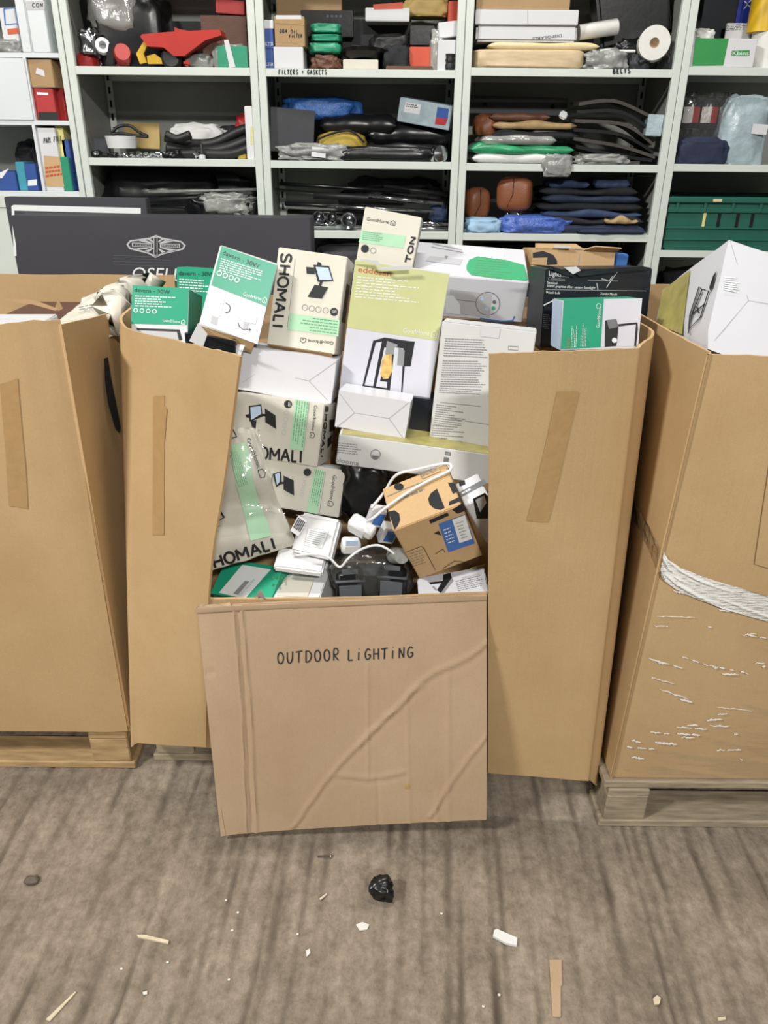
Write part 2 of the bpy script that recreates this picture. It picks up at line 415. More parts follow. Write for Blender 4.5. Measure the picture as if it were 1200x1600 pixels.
# hand-drawn capitals for marker writing (unit square strokes)
HAND = {
 'O': [[(.45, 1), (.15, .8), (.1, .4), (.3, .05), (.65, .05), (.85, .4), (.75, .8), (.45, 1)]],
 'U': [[(.12, .95), (.12, .4), (.3, .05), (.6, .05), (.8, .4), (.84, 1)]],
 'T': [[(0, .92), (.9, 1)], [(.45, .96), (.4, 0)]],
 'D': [[(.15, .95), (.15, .02)], [(.05, .92), (.5, .95), (.85, .65), (.8, .3), (.5, .03), (.08, .02)]],
 'R': [[(.15, .0), (.18, .98), (.6, 1), (.75, .75), (.55, .52), (.2, .5), (.8, 0)]],
 'L': [[(.15, 1), (.12, .03), (.75, .05)]],
 'i': [[(.4, .75), (.36, 0)], [(.42, 1.02), (.46, 1.06)]],
 'I': [[(.4, 1), (.38, 0)]],
 'G': [[(.85, .85), (.5, 1), (.15, .7), (.12, .3), (.4, .02), (.8, .2), (.82, .45), (.5, .45)]],
 'H': [[(.12, 1), (.1, 0)], [(.8, 1), (.8, 0)], [(.1, .5), (.8, .52)]],
 'N': [[(.1, 0), (.14, .95), (.75, .05), (.82, 1)]],
 'F': [[(.15, 0), (.15, 1), (.8, 1)], [(.15, .52), (.65, .54)]],
 'E': [[(.8, 1), (.15, 1), (.15, 0), (.8, .02)], [(.15, .52), (.65, .52)]],
 'S': [[(.8, .88), (.5, 1), (.2, .8), (.35, .55), (.7, .42), (.75, .15), (.45, 0), (.12, .12)]],
 '+': [[(.2, .5), (.8, .5)], [(.5, .2), (.5, .8)]],
 'A': [[(.05, 0), (.45, 1), (.85, 0)], [(.2, .4), (.7, .4)]],
 'K': [[(.15, 1), (.15, 0)], [(.8, 1), (.18, .5), (.85, 0)]],
 'B': [[(.15, 0), (.15, 1), (.6, .95), (.65, .65), (.2, .52), (.75, .4), (.7, .05), (.15, 0)]],
 'C': [[(.8, .85), (.5, 1), (.15, .7), (.15, .3), (.45, 0), (.8, .15)]],
 'P': [[(.15, 0), (.15, 1), (.65, .98), (.75, .7), (.5, .5), (.15, .5)]],
 'M': [[(.08, 0), (.15, 1), (.45, .4), (.75, 1), (.85, 0)]],
 '4': [[(.6, 0), (.6, 1), (.1, .35), (.85, .35)]], ' ': []}
def handwrite(S, st, A, B, C, w=3, m='ink', name='handwriting'):
    A, B, C = (np.array(q, float) for q in (A, B, C)); e = (B - A) / len(st); up = C - A; paths = []
    for i, ch in enumerate(st):
        for pl in HAND[ch]:
            q = smooth_path([A + e * (i + .08 + x * .8) + up * y for x, y in pl], 3) if len(pl) > 3 and ch in 'OUDGSCRPB' else [A + e * (i + .08 + x * .8) + up * y for x, y in pl]
            if ch in 'OUDGSC': paths.append(q)
            else: paths += [[a_, b_] for a_, b_ in zip(q, q[1:])]
    return S.strokes(m, paths, w, name, .0016)

GEO = {'S': [[(.85, .85), (.7, .97), (.45, 1), (.2, .92), (.12, .75), (.2, .6), (.5, .5), (.8, .4), (.9, .25), (.8, .08), (.5, 0), (.25, .03), (.08, .16)]], 'H': [[(.1, 0), (.1, 1)], [(.9, 0), (.9, 1)], [(.1, .52), (.9, .52)]],
 'O': [[(.5 + .48 * math.cos(a * math.pi / 10), .5 + .5 * math.sin(a * math.pi / 10)) for a in range(21)]], 'M': [[(.06, 0), (.06, 1)], [(.06, 1), (.5, .3)], [(.5, .3), (.94, 1)], [(.94, 1), (.94, 0)]], 'A': [[(.02, 0), (.5, 1)], [(.5, 1), (.98, 0)], [(.2, .36), (.8, .36)]],
 'L': [[(.15, 1), (.15, 0)], [(.15, .03), (.8, .03)]], 'I': [[(.5, 0), (.5, 1)]], 'T': [[(.0, .96), (1, .96)], [(.5, 0), (.5, 1)]], 'N': [[(.1, 0), (.1, 1)], [(.1, 1), (.9, 0)], [(.9, 0), (.9, 1)]], 'E': [[(.15, 0), (.15, 1)], [(.15, .97), (.85, .97)], [(.15, .52), (.75, .52)], [(.15, .03), (.85, .03)]]}
GW = {'I': .35, 'M': 1.15, 'L': .85}
def geo(S, st, A, B, C, w, m='print_black', off=.0014):
    """geometric capitals drawn as strokes; A..B baseline, C cap height above A"""
    A, B, C = (np.array(q, float) for q in (A, B, C)); tot = sum(GW.get(c, 1) for c in st); e = (B - A) / tot; up = C - A; x = 0; paths = []
    for ch in st:
        g = GW.get(ch, 1)
        for pl in GEO[ch]: paths.append([A + e * (x + g * (.08 + .84 * px)) + up * py for px, py in pl])
        x += g
    return S.strokes(m, paths, w, 'lettering', off)
def planar(P0, P1, P2, parent):
    """plane through three points: u along P0->P1, v along P0->P2"""
    P0, P1, P2 = (np.array(q, float) for q in (P0, P1, P2))
    return Surf(lambda u, v: P0 + (P1 - P0) * u + (P2 - P0) * v, parent)

# ================================================================== SETTING
def build_floor():
    xs = np.concatenate([np.arange(-6, -2.2, .25), np.arange(-2.2, 2.2, .0055), np.arange(2.2, 6.01, .25)])
    ys = np.concatenate([np.arange(-5, .3, .25), np.arange(.3, 2.6, .028), np.arange(2.6, 6.0, .3)])
    rnd = random.Random(5)
    X, Y = np.meshgrid(xs, ys)
    V = []; ridge = []
    ctr = [-2.6]
    while ctr[-1] < 2.8: ctr.append(ctr[-1] + rnd.uniform(.022, .07))
    ctr = np.array(ctr); dep = np.array([rnd.uniform(.3, 1) for _ in ctr]); wid = np.array([rnd.uniform(.0045, .0105) for _ in ctr])
    for yy, xx in zip(Y.ravel(), X.ravel()):
        xw = xx - .07 * yy + .012 * noise.noise((yy * 1.7, xx * .8, 1.3)) + .006 * noise.noise((yy * 7, xx * 2, 5)) + .03 * noise.noise((yy * .6, xx * .4, 9))
        i = np.searchsorted(ctr, xw); g = 0.
        for k in (i - 1, i):
            if 0 <= k < len(ctr):
                br = .5 + 1.3 * noise.noise((yy * 2.9, k * 3.1, 2)) + .6 * noise.noise((yy * 13, k * 1.7, 6))
                g = max(g, dep[k] * max(0, min(1.2, br)) * math.exp(-((xw - ctr[k]) / wid[k]) ** 2))
        V.append((xx, yy, -.007 * g + .0022 * noise.noise((xx * 17, yy * 10, 0)) + .001 * noise.noise((xx * 50, yy * 40, 3)))); ridge.append(g)
    me = mesh('floor', V, grid_faces(len(ys), len(xs)), 'void_black', smooth=True)
    at_ = me.attributes.new('groove', 'FLOAT', 'POINT'); at_.data.foreach_set('value', ridge)
    m = bpy.data.materials.new('tamped_concrete'); m.use_nodes = True; nt = m.node_tree; b = nt.nodes['Principled BSDF']
    b.inputs['Roughness'].default_value = .78; b.inputs['Specular IOR Level'].default_value = .3
    tc = nt.nodes.new('ShaderNodeTexCoord')
    def nz(sc, det, stretch=(1, 1, 1), ro=.6):
        mp = nt.nodes.new('ShaderNodeMapping'); mp.inputs['Scale'].default_value = stretch; nt.links.new(tc.outputs['Object'], mp.inputs[0])
        n = nt.nodes.new('ShaderNodeTexNoise'); n.inputs['Scale'].default_value = sc; n.inputs['Detail'].default_value = det; n.inputs['Roughness'].default_value = ro
        nt.links.new(mp.outputs[0], n.inputs[0]); return n.outputs['Fac']
    def ramp(src, p0, p1, c0, c1):
        r = nt.nodes.new('ShaderNodeValToRGB'); r.color_ramp.elements[0].position = p0; r.color_ramp.elements[1].position = p1
        r.color_ramp.elements[0].color = lin(c0); r.color_ramp.elements[1].color = lin(c1); nt.links.new(src, r.inputs[0]); return r.outputs[0]
    def mixc(f, a, c, mode='MIX'):
        x = nt.nodes.new('ShaderNodeMix'); x.data_type = 'RGBA'; x.blend_type = mode
        if isinstance(f, float): x.inputs[0].default_value = f
        else: nt.links.new(f, x.inputs[0])
        nt.links.new(a, x.inputs['A']); nt.links.new(c, x.inputs['B']); return x.outputs['Result']
    base = ramp(nz(4.5, 9, (1, .8, 1), .68), .3, .72, '#8b7f70', '#b3a694')
    fine = ramp(nz(42, 7, (1, .8, 1), .75), .34, .66, '#7f786f', '#ffffff')
    c = mixc(.55, base, fine, 'MULTIPLY')
    streak = ramp(nz(9, 6, (3.5, .6, 1)), .35, .65, '#8a8178', '#ffffff')
    c = mixc(.3, c, streak, 'MULTIPLY')
    an = nt.nodes.new('ShaderNodeAttribute'); an.attribute_name = 'groove'
    mu = nt.nodes.new('ShaderNodeMath'); mu.operation = 'MULTIPLY'; mu.inputs[1].default_value = .95; mu.use_clamp = True; nt.links.new(an.outputs['Fac'], mu.inputs[0])
    dirt = nt.nodes.new('ShaderNodeRGB'); dirt.outputs[0].default_value = lin('#51483e')
    c = mixc(mu.outputs[0], c, dirt.outputs[0])
    nt.links.new(c, b.inputs['Base Color'])
    bp = nt.nodes.new('ShaderNodeBump'); bp.inputs['Strength'].default_value = .55; bp.inputs['Distance'].default_value = .006
    nt.links.new(nz(55, 8, (1, .6, 1), .7), bp.inputs['Height']); nt.links.new(bp.outputs[0], b.inputs['Normal'])
    me.materials[0] = m
    link('floor', me, label='rough grey concrete floor with tamped grooves', kind='structure')
build_floor()
def build_wall():
    bm = bmesh.new(); box_bm(bm, (0, 3.95, 1.6), (9, .1, 3.2))
    link('wall_back', bm_mesh('wall_back', bm, 'wall_paint'), label='plain wall behind the shelving', kind='structure')
build_wall()

# ================================================================== SHELVING
SY, SD = 3.30, .42           # front plane and depth of the steel shelving
def shelving(x0, x1, shelves, label, left=True, right=True, st=.029):
    r = root('shelving_unit', label, 'shelving unit', 'grey steel shelving units along the wall', ((x0 + x1) / 2, SY, 0))
    w = x1 - x0; H = 2.32
    def b(name, c, s, m='steel_paint', bev=0):
        bm = bmesh.new(); box_bm(bm, c, s, bev=bev); return link(name, bm_mesh(name, bm, m), r)
    for sx in (-1, 1):
        b('side_panel', (sx * (w / 2 - .0035), SD / 2 + .012, H / 2), (.003, SD - .03, H), 'steel_shaded')
        b('upright', (sx * (w / 2 - st / 2), .011, H / 2), (st, .022, H), bev=.002)
        bm = bmesh.new(); box_bm(bm, (sx * (w / 2 - .022), SD - .03, H / 2), (.028, .004, H))
        for k in range(40): box_bm(bm, (sx * (w / 2 - .022), SD - .033, .25 + k * .05), (.008, .003, .026), 1)
        link('rear_upright', bm_mesh('rear_upright', bm, ['steel_paint', 'void_black']), r)
    b('back_panel', (0, SD - .012, H / 2), (w - .01, .004, H), 'steel_shaded')
    for z in shelves:
        bm = bmesh.new(); ww = w - 2 * st
        box_bm(bm, (0, .004, z - .0135), (ww, .008, .027), bev=.001)
        box_bm(bm, (0, SD / 2 - .01, z - .002), (w - .012, SD - .06, .003))
        box_bm(bm, (0, SD - .04, z - .012), (w - .07, .006, .022))
        link('shelf', bm_mesh('shelf', bm, 'steel_paint'), r)
    return r
LOWZ = [.12, .48, .83]
U1 = shelving(-1.199, -.489, LOWZ + [1.18, 1.447, 1.758, 2.12], 'steel shelving unit holding red parts, chrome fittings and black trim beside white pigeonholes')
U2 = shelving(-.487, .279, LOWZ + [1.185, 1.444, 1.757, 2.12], 'steel shelving unit with a lip marked for filters and gaskets')
U3 = shelving(.281, 1.091, LOWZ + [1.182, 1.441, 1.766, 2.12], 'steel shelving unit with leather headrests, belts and folded navy cloth')
U4 = shelving(1.093, 1.90, LOWZ + [1.124, 1.446, 1.775, 2.12], 'steel shelving unit holding the big green plastic crate')
S2 = planar((-.45, SY - .0005, 1.73), (.25, SY - .0005, 1.73), (-.45, SY - .0005, 1.757), U2)
S3 = planar((.31, SY - .0005, 1.739), (1.06, SY - .0005, 1.739), (.31, SY - .0005, 1.766), U3)
handwrite(S2, 'FILTERS + GASKETS', (435, 116), (511, 116), (435, 109), 1.3)
handwrite(S3, 'BELTS', (957, 115), (986, 114), (957, 108), 1.8)

def pigeonholes():
    r = root('pigeonhole_unit', 'white pigeonhole cabinet with small square compartments', 'cabinet', None, (-1.56, SY, 0))
    w = .715; x0 = -w / 2
    def b(name, c, s, m='white_melamine', bev=.001):
        bm = bmesh.new(); box_bm(bm, c, s, bev=bev); return link(name, bm_mesh(name, bm, m), r)
    b('side_panel', (x0 + w - .011, .2, 1.16), (.022, .4, 2.32), 'steel_paint'); b('side_panel', (x0 + .011, .2, 1.16), (.022, .4, 2.32), 'steel_paint')
    b('back_panel', (0, .395, 1.16), (w - .044, .008, 2.32), 'steel_shaded')
    for z in (1.324, 1.575, 1.80, 2.05): b('shelf', (0, .195, z - .008), (w - .046, .38, .016))
    dx = at(45, 140, Y=SY)[0] + 1.56
    for z0, z1 in ((1.324, 1.559), (1.575, 1.784), (1.80, 2.034)):
        d0 = at(37 if z0 > 1.7 else (45 if z0 > 1.5 else 59), 0 if z0 > 1.7 else (140 if z0 > 1.5 else 245), Y=SY)[0] + 1.56
        b('divider', (d0, .195, (z0 + z1) / 2), (.012, .38, z1 - z0))
    b('bottom_rail', (0, .015, 1.285), (w - .046, .03, .046), 'steel_paint')
    bm = bmesh.new(); bmesh.ops.create_cone(bm, segments=12, radius1=.011, radius2=.011, depth=.02, cap_ends=True, matrix=Matrix.Translation((x0 + w - .06, -.008, 1.29)) @ Matrix.Rotation(math.pi / 2, 4, 'X'))
    link('lock', bm_mesh('lock', bm, 'steel'), r)
    b('lower_cabinet', (0, .2, .63), (w - .046, .39, 1.26), 'steel_paint')
    xa, xb = x0 + .024, at(48, 140, Y=SY)[0] + 1.56 - .006
    b('compartment_door', ((xa + xb) / 2, .006, 1.6795), (xb - xa - .004, .012, .205))
    return r
PH = pigeonholes()

# ================================================================== PALLETS
def pallet(x0, x1, y0, y1, label, m='wood'):
    r = root('pallet', label, 'pallet', 'wooden pallets under the cartons', ((x0 + x1) / 2, (y0 + y1) / 2, 0)); w, d = x1 - x0, y1 - y0
    rnd = random.Random(int(x0 * 100) + 7)
    def b(name, c, s):
        bm = bmesh.new(); box_bm(bm, c, s, bev=.003)
        for v in bm.verts: v.co += noise.noise_vector(v.co * 9) * .0015
        link(name, bm_mesh(name, bm, m), r)
    bw = .1
    for k in (-1, 0, 1):
        yy = k * (d / 2 - bw / 2)
        b('bottom_board', (0, yy, .011), (w, bw, .022))
        for j in (-1, 0, 1): b('block', (j * (w / 2 - .06), yy, .061), (.1 if j else .14, bw - .004, .077))
    for j in (-1, 0, 1): b('stringer', (j * (w / 2 - .06), 0, .111), (.1 if j else .14, d, .02))
    n = 7; bw2 = .1
    for i in range(n): b('top_board', (rnd.uniform(-.003, .003), -d / 2 + bw2 / 2 + i * (d - bw2) / (n - 1), .1325), (w, bw2 - rnd.uniform(0, .015), .021))
    return r
PL = pallet(-1.78, -.652, 1.545, 2.40, 'pale wooden pallet under the carton beside the dark gap')
PC = pallet(-.612, .50, 1.575, 2.42, 'wooden pallet mostly hidden beneath the cut-open carton', 'wood_grey')
PR = pallet(.532, 1.65, 1.368, 2.25, 'greyish wooden pallet under the film-wrapped carton', 'wood_grey')

# ================================================================== CARDBOARD CARTONS
class GridSurf(Surf):
    """smooth sheet through a grid of control points rows x cols"""
    def __init__(s, ctrl, parent, up=6):
        s.parent = parent
        G = [smooth_path(r, up) for r in ctrl]; G = np.array(G)          # along u
        G = np.stack([np.array(smooth_path(list(G[:, j]), up)) for j in range(G.shape[1])], 1)
        s.G = G; s.nr, s.nc = G.shape[:2]
    def ev(s, u, v):
        a = u * (s.nc - 1); b = v * (s.nr - 1)
        j = min(max(int(a), 0), s.nc - 2); i = min(max(int(b), 0), s.nr - 2); a -= j; b -= i
        G = s.G
        return (G[i, j] * (1 - a) + G[i, j + 1] * a) * (1 - b) + (G[i + 1, j] * (1 - a) + G[i + 1, j + 1] * a) * b
def slab(G, th, away=True):
    """thick sheet from a point grid; offset runs away from the camera"""
    nr, nc = G.shape[:2]
    du = np.gradient(G, axis=1); dv = np.gradient(G, axis=0); n = np.cross(du, dv); n /= np.linalg.norm(n, axis=2, keepdims=True) + 1e-12
    c = G.reshape(-1, 3).mean(0); nm = n.reshape(-1, 3).mean(0)
    if nm @ (CAMP - c) > 0: n = -n
    B = G + n * th * (1 if away else -1)
    V = list(G.reshape(-1, 3)) + list(B.reshape(-1, 3)); N = nr * nc
    Fc = grid_faces(nr, nc); fm = [0] * len(Fc)
    bk = [tuple(N + i for i in f[::-1]) for f in Fc]; Fc = Fc + bk; fm += [0] * len(bk)
    rim = [j for j in range(nc)] + [i * nc + nc - 1 for i in range(1, nr)] + [(nr - 1) * nc + j for j in range(nc - 2, -1, -1)] + [i * nc for i in range(nr - 2, 0, -1)]
    for a, b in zip(rim, rim[1:] + rim[:1]): Fc.append((a, N + a, N + b, b)); fm.append(1)
    return V, Fc, fm
def rough_edge(G, amp, seed):
    G = G.copy()
    for j in range(G.shape[1]):
        p = G[0, j]; G[0, j] = p + np.array([0, 0, amp * noise.noise((p[0] * 40 + seed, p[1] * 40, 0))])
    return G
def sheet(name, S, parent, m='kraft', th=.006, nu=40, nv=50, disp=None, edge=.002, seed=1, label=None):
    G = np.zeros((nv + 1, nu + 1, 3))
    for i in range(nv + 1):
        for j in range(nu + 1):
            u, v = j / nu, i / nv
            G[i, j] = S.pt((u, v), disp(u, v)) if disp else S.ev(u, v)
    if edge: G = rough_edge(G, edge, seed)
    V, Fc, fm = slab(G, th)
    o = wchild(name, V, Fc, [m, 'kraft_print'], parent, fm, smooth=True, label=label)
    o.data.set_sharp_from_angle(angle=math.radians(50)); return o
def flat_wall(name, a, b, z0, z1, parent, m='kraft', th=.006, sag=0, seed=3, z1b=None, label=None):
    """vertical board from a to b (x,y pairs), with a slightly wavy top"""
    S = GridSurf([[(a[0] + (b[0] - a[0]) * k / 4, a[1] + (b[1] - a[1]) * k / 4, z) for k in range(5)] for z in (z1, (z0 + z1) / 2, z0)], parent, 3)
    G = np.array([[S.ev(j / 16, i / 10) for j in range(17)] for i in range(11)])
    if z1b is not None:
        for j in range(17):
            k_ = (z1b + (z1 - z1b) * (1 - j / 16) - z0) / (z1 - z0); G[:, j, 2] = z0 + (G[:, j, 2] - z0) * k_
    if sag: G[0, :, 2] += sag * np.array([noise.noise((j * .35 + seed, 0, 0)) for j in range(17)])
    V, Fc, fm = slab(G, th); o = wchild(name, V, Fc, [m, 'kraft_print'], parent, fm, smooth=True, label=label); o.data.set_sharp_from_angle(angle=.8); return S, o
def rest(o, *q): pass

# ---- the cut-open carton in the middle
CC = root('cut_open_carton', 'tall kraft carton with front slit open and flap marked OUTDOOR LIGHTING', 'carton', None, (-.05, 1.9, .146))
def col(*pts): return [at(px, py, Y=y) for px, py, y in pts]
def lerp_col(a, b, ts=(0, .3, .6, 1)): a, b = np.array(a, float), np.array(b, float); return [a + (b - a) * t for t in ts]
cutL = [at(375, 556, Y=1.37), at(352, 735, Y=1.395), at(326, 925, Y=1.43), at(322, 1168, Y=1.477)]
colsL = [lerp_col((-.592, 1.86, 1.158), (-.632, 1.72, .15)),
         lerp_col(at(187, 496, Y=1.70), at(206, 1160, Y=1.512)),
         lerp_col(at(202, 515, Y=1.635), at(216, 1161, Y=1.495)),
         lerp_col(at(250, 526, Y=1.545), at(255, 1164, Y=1.488)),
         lerp_col(at(310, 541, Y=1.452), at(290, 1166, Y=1.482)), cutL]
SL = GridSurf([[c[i] for c in colsL] for i in range(4)], CC)
sheet('front_panel', SL, CC, 'kraft', edge=.003, seed=2)
cutR = [at(765, 553, Y=1.394), at(764, 760, Y=1.398), at(763, 930, Y=1.402), at(762, 1208, Y=1.414)]
colsR = [cutR, lerp_col(at(880, 549, Y=1.41), at(842, 1214, Y=1.402)), lerp_col(at(985, 545, Y=1.448), at(912, 1220, Y=1.398)),
         lerp_col(at(1004, 538, Y=1.475), at(921, 1219, Y=1.412)), lerp_col(at(1021, 516, Y=1.60), at(932, 1213, Y=1.46)), lerp_col((.536, 1.80, 1.157), (.526, 1.75, .146))]
SR = GridSurf([[c[i] for c in colsR] for i in range(4)], CC)
sheet('front_panel', SR, CC, 'kraft', edge=.0025, seed=7)
SF0 = GridSurf([[at(326, 936, Y=1.437), at(540, 935, Y=1.43), at(762, 926, Y=1.412)], [at(322, 1168, Y=1.483), at(540, 1190, Y=1.47), at(762, 1208, Y=1.424)]], CC, 4)
sheet('front_lower_panel', SF0, CC, 'kraft', nu=16, nv=12)
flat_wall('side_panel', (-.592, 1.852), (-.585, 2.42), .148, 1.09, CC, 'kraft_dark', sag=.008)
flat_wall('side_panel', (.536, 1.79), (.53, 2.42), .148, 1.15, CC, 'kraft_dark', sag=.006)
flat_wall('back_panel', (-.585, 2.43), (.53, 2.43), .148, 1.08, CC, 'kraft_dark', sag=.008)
bm = bmesh.new(); box_bm(bm, (-.03, 2.0, .15), (1.10, .82, .006)); wchildbm = None
link('base_panel', bm_mesh('base_panel', bm, 'kraft_dark'), CC, mw=Matrix.Translation(-CC.location))
# folded-down flap
FT = [(310, 955), (335, 953), (377, 951), (470, 947), (560, 943), (660, 939), (760, 935)]
FB = [(345, 1307), (362, 1304), (398, 1301), (500, 1294), (580, 1289), (665, 1284), (760, 1280)]
rowT = [at(x, y, Y=1.408 - .006 * math.sin(i)) for i, (x, y) in enumerate(FT)]; rowB = [at(x, y, Y=1.312 + .003 * i) for i, (x, y) in enumerate(FB)]
rowM = [(np.array(a) * .5 + np.array(b) * .5) + np.array([0, -.006, 0]) for a, b in zip(rowT, rowB)]
row0 = [np.array(a) + np.array([0, .02, -.010]) for a in rowT]
rowT2 = [np.array(a) + np.array([0, -.006, -.012]) for a in rowT]
SFl = GridSurf([row0, rowT, rowT2, rowM, rowB], CC)
ASP = np.array([.63, .56])
NU, NV = 210, 190
CRE = [
    (.0034, .0028, [(760, 1004), (735, 1025), (705, 1040), (680, 1050), (655, 1068), (630, 1095), (600, 1125), (570, 1155), (530, 1195), (505, 1225), (480, 1260), (458, 1292)]),
    (-.0012, .0040, [(762, 1012), (737, 1033), (707, 1048), (682, 1058), (657, 1076), (632, 1103), (602, 1133), (572, 1163), (532, 1203), (507, 1233), (482, 1268), (460, 1298)]),
    (.0024, .0026, [(662, 1072), (640, 1082), (626, 1106), (600, 1120)]), (.0020, .0026, [(590, 1135), (577, 1142), (560, 1166)]),
    (.0032, .0028, [(758, 1152), (735, 1180), (710, 1215), (690, 1245), (672, 1275)]), (-.001, .004, [(761, 1158), (738, 1187), (713, 1222), (694, 1251), (676, 1280)]),
    (.0032, .0030, [(365, 952), (378, 1110), (386, 1300)]), (.0036, .0030, [(378, 951), (392, 1110), (401, 1300)]), (-.0030, .0035, [(371.5, 952), (385, 1110), (393.5, 1300)]),
    (.0026, .0030, [(525, 1212), (575, 1217), (600, 1214), (632, 1207)]), (-.002, .003, [(527, 1216), (577, 1222), (602, 1219), (634, 1211)]), (.0020, .0028, [(574, 1040), (575, 1210)]), (.0018, .003, [(700, 1055), (701, 1285)]), (.0015, .003, [(636, 1095), (640, 1285)]),
    (.0022, .0028, [(682, 1240), (682, 1283)]), (-.0018, .003, [(590, 1210), (592, 1290)]), (.0015, .003, [(345, 1262), (352, 1302)]), (-.002, .003, [(322, 1052), (335, 1051)])]
UU, VV = np.meshgrid(np.linspace(0, 1, NU + 1), np.linspace(0, 1, NV + 1)); PX, PY = UU * ASP[0], VV * ASP[1]
DISP = np.zeros_like(UU)
for amp, wd, pts in CRE:
    q = [SFl.uv(*p) * ASP for p in pts]; m_ = np.full(UU.shape, 9.)
    for a_, b_ in zip(q, q[1:]):
        d_ = b_ - a_; t_ = np.clip(((PX - a_[0]) * d_[0] + (PY - a_[1]) * d_[1]) / (d_ @ d_), 0, 1)
        m_ = np.minimum(m_, np.hypot(PX - a_[0] - d_[0] * t_, PY - a_[1] - d_[1] * t_))
    DISP += amp * np.exp(-(m_ / wd) ** 2)
a_, b_ = SFl.uv(760, 1004) * ASP, SFl.uv(458, 1292) * ASP
side = (b_[0] - a_[0]) * (PY - a_[1]) - (b_[1] - a_[1]) * (PX - a_[0])
DISP += .02 * np.clip(-side, 0, 1)          # the corner below the long crease bends a little forward
def flap_disp(u, v): return DISP[int(round(v * NV)), int(round(u * NU))] + .0025 * noise.noise((u * 3, v * 3, 4))
flap = sheet('fold_down_flap', SFl, CC, 'kraft_flap', th=.006, nu=210, nv=190, disp=flap_disp, edge=.003, label='fold-down cardboard flap with marker writing and long creases')
SFw = Surf(lambda u, v: SFl.pt((u, v), flap_disp(min(max(u, 0), 1), min(max(v, 0), 1)) - .0004), flap)
handwrite(SFw, 'OUTDOOR', (432, 1037), (533, 1031), (432, 1019), 2.1)
handwrite(SFw, 'LiGHTiNG', (542, 1032), (648, 1027), (542, 1015), 2.1)
SFw.disc('tape_clear', (637, 1229), 5, 14, 'smudge', .0006, ry=4)
# tape strips on the panels
def tape(S, pts, n=14, seed=1):
    c = [S.uv(*p) for p in pts]; V = []
    for i in range(n + 1):
        for j in range(4):
            a, b = j / 3, i / n
            V.append(S.pt((c[0] * (1 - a) + c[1] * a) * (1 - b) + (c[3] * (1 - a) + c[2] * a) * b, .0016 + .0012 * max(0, noise.noise((a * 3 + seed, b * 14, seed)))))
    return wchild('tape_strip', V, grid_faces(n + 1, 4), 'tape_clear', S.parent, smooth=True, label='brown parcel tape strip')
tape(SL, [(240, 620), (258, 618), (257, 836), (239, 836)]); tape(SL, [(243, 617), (262, 640), (258, 690), (240, 690)], 8, 5)
tape(SR, [(870, 611), (904, 611), (856, 815), (822, 813)], seed=3)

# ---- carton standing at the frame's edge, with the torn hand slot
CL = root('kraft_carton', 'tall kraft carton with a black torn slot in its side', 'carton', None, (-1.2, 1.97, .146))
SLf = GridSurf([[(-1.76, 1.525, 1.18), (-1.2, 1.515, 1.175), (-.80, 1.522, 1.175), (-.70, 1.535, 1.18), (-.652, 1.552, 1.178)],
                [(-1.76, 1.525, .68), (-1.2, 1.505, .68), (-.80, 1.515, .68), (-.70, 1.522, .68), (-.652, 1.535, .68)],
                [(-1.76, 1.53, .138), (-1.2, 1.528, .138), (-.80, 1.53, .138), (-.70, 1.53, .138), (-.652, 1.534, .138)]], CL)
sheet('front_panel', SLf, CL, 'kraft', edge=.003, seed=11)
SLr, _ = flat_wall('side_panel', (-.647, 1.54), (-.643, 2.42), .150, 1.172, CL, 'kraft', sag=.012, seed=8, z1b=1.07)
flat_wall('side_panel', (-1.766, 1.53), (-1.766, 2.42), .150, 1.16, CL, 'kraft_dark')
flat_wall('back_panel', (-1.766, 2.43), (-.65, 2.43), .150, 1.135, CL, 'kraft', sag=.01)
SLs = Surf(lambda u, v: np.array([-.643 + .0, 1.54 + .88 * u, .15 + 1.0 * v]), CL)
SLs.polys([('void_black', [(160, 560), (166, 558), (171, 590), (181, 640), (186, 668), (184, 676), (177, 668), (166, 630), (161, 595)])], 'slot_dark_patch', off=.004, label='torn hand slot, its dark inside painted black')  # flat black patch painted for the darkness inside the slot
V = [at(160, 781, Y=1.78), at(176, 779, Y=1.76), at(189, 789, Y=1.74), at(176, 794, Y=1.72)]
V = [v + np.array([.006, 0, 0]) for v in V]
wchild('torn_paper', V + [v + np.array([.002, .002, .003]) for v in V], [(0, 1, 2, 3), (7, 6, 5, 4), (0, 4, 5, 1), (1, 5, 6, 2), (2, 6, 7, 3), (3, 7, 4, 0)], 'kraft_print', CL)
tape(SLf, [(0, 600), (28, 590), (44, 795), (14, 790)], seed=6)

# ---- film-wrapped carton
CR = root('film_wrapped_carton', 'kraft carton wrapped in clear stretch film on a pallet', 'carton', None, (1.1, 1.8, .146))
bl, tl = np.array([.5455, 1.384, .147]), np.array([.578, 1.366, 1.172])
SRf = GridSurf([[tl, tl + [.04, -.004, -.004], (1.0, 1.356, 1.165), (1.68, 1.366, 1.165)], [(tl + bl) / 2, (tl + bl) / 2 + [.04, -.006, 0], (1.0, 1.36, .66), (1.68, 1.372, .66)], [bl, bl + [.05, -.002, 0], (1.0, 1.382, .147), (1.68, 1.384, .147)]], CR)
sheet('front_panel', SRf, CR, 'kraft', seed=21)
SRs = GridSurf([[tl + [.0, .003, 0], (.574, 1.6, 1.165), (.57, 2.25, 1.15)], [bl + [.0, .003, 0], (.548, 1.6, .147), (.55, 2.25, .147)]], CR, 4)
sheet('side_panel', SRs, CR, 'kraft', seed=23, nu=20, nv=20)
flat_wall('side_panel', (1.69, 1.375), (1.69, 2.25), .147, 1.16, CR, 'kraft_dark')
flat_wall('back_panel', (.56, 2.26), (1.69, 2.26), .147, 1.15, CR, 'kraft_dark')
SRf.quad('kraft', [(1206, 690), (1290, 700), (1270, 905), (1178, 880)], 8, 'overlap_panel', .004)
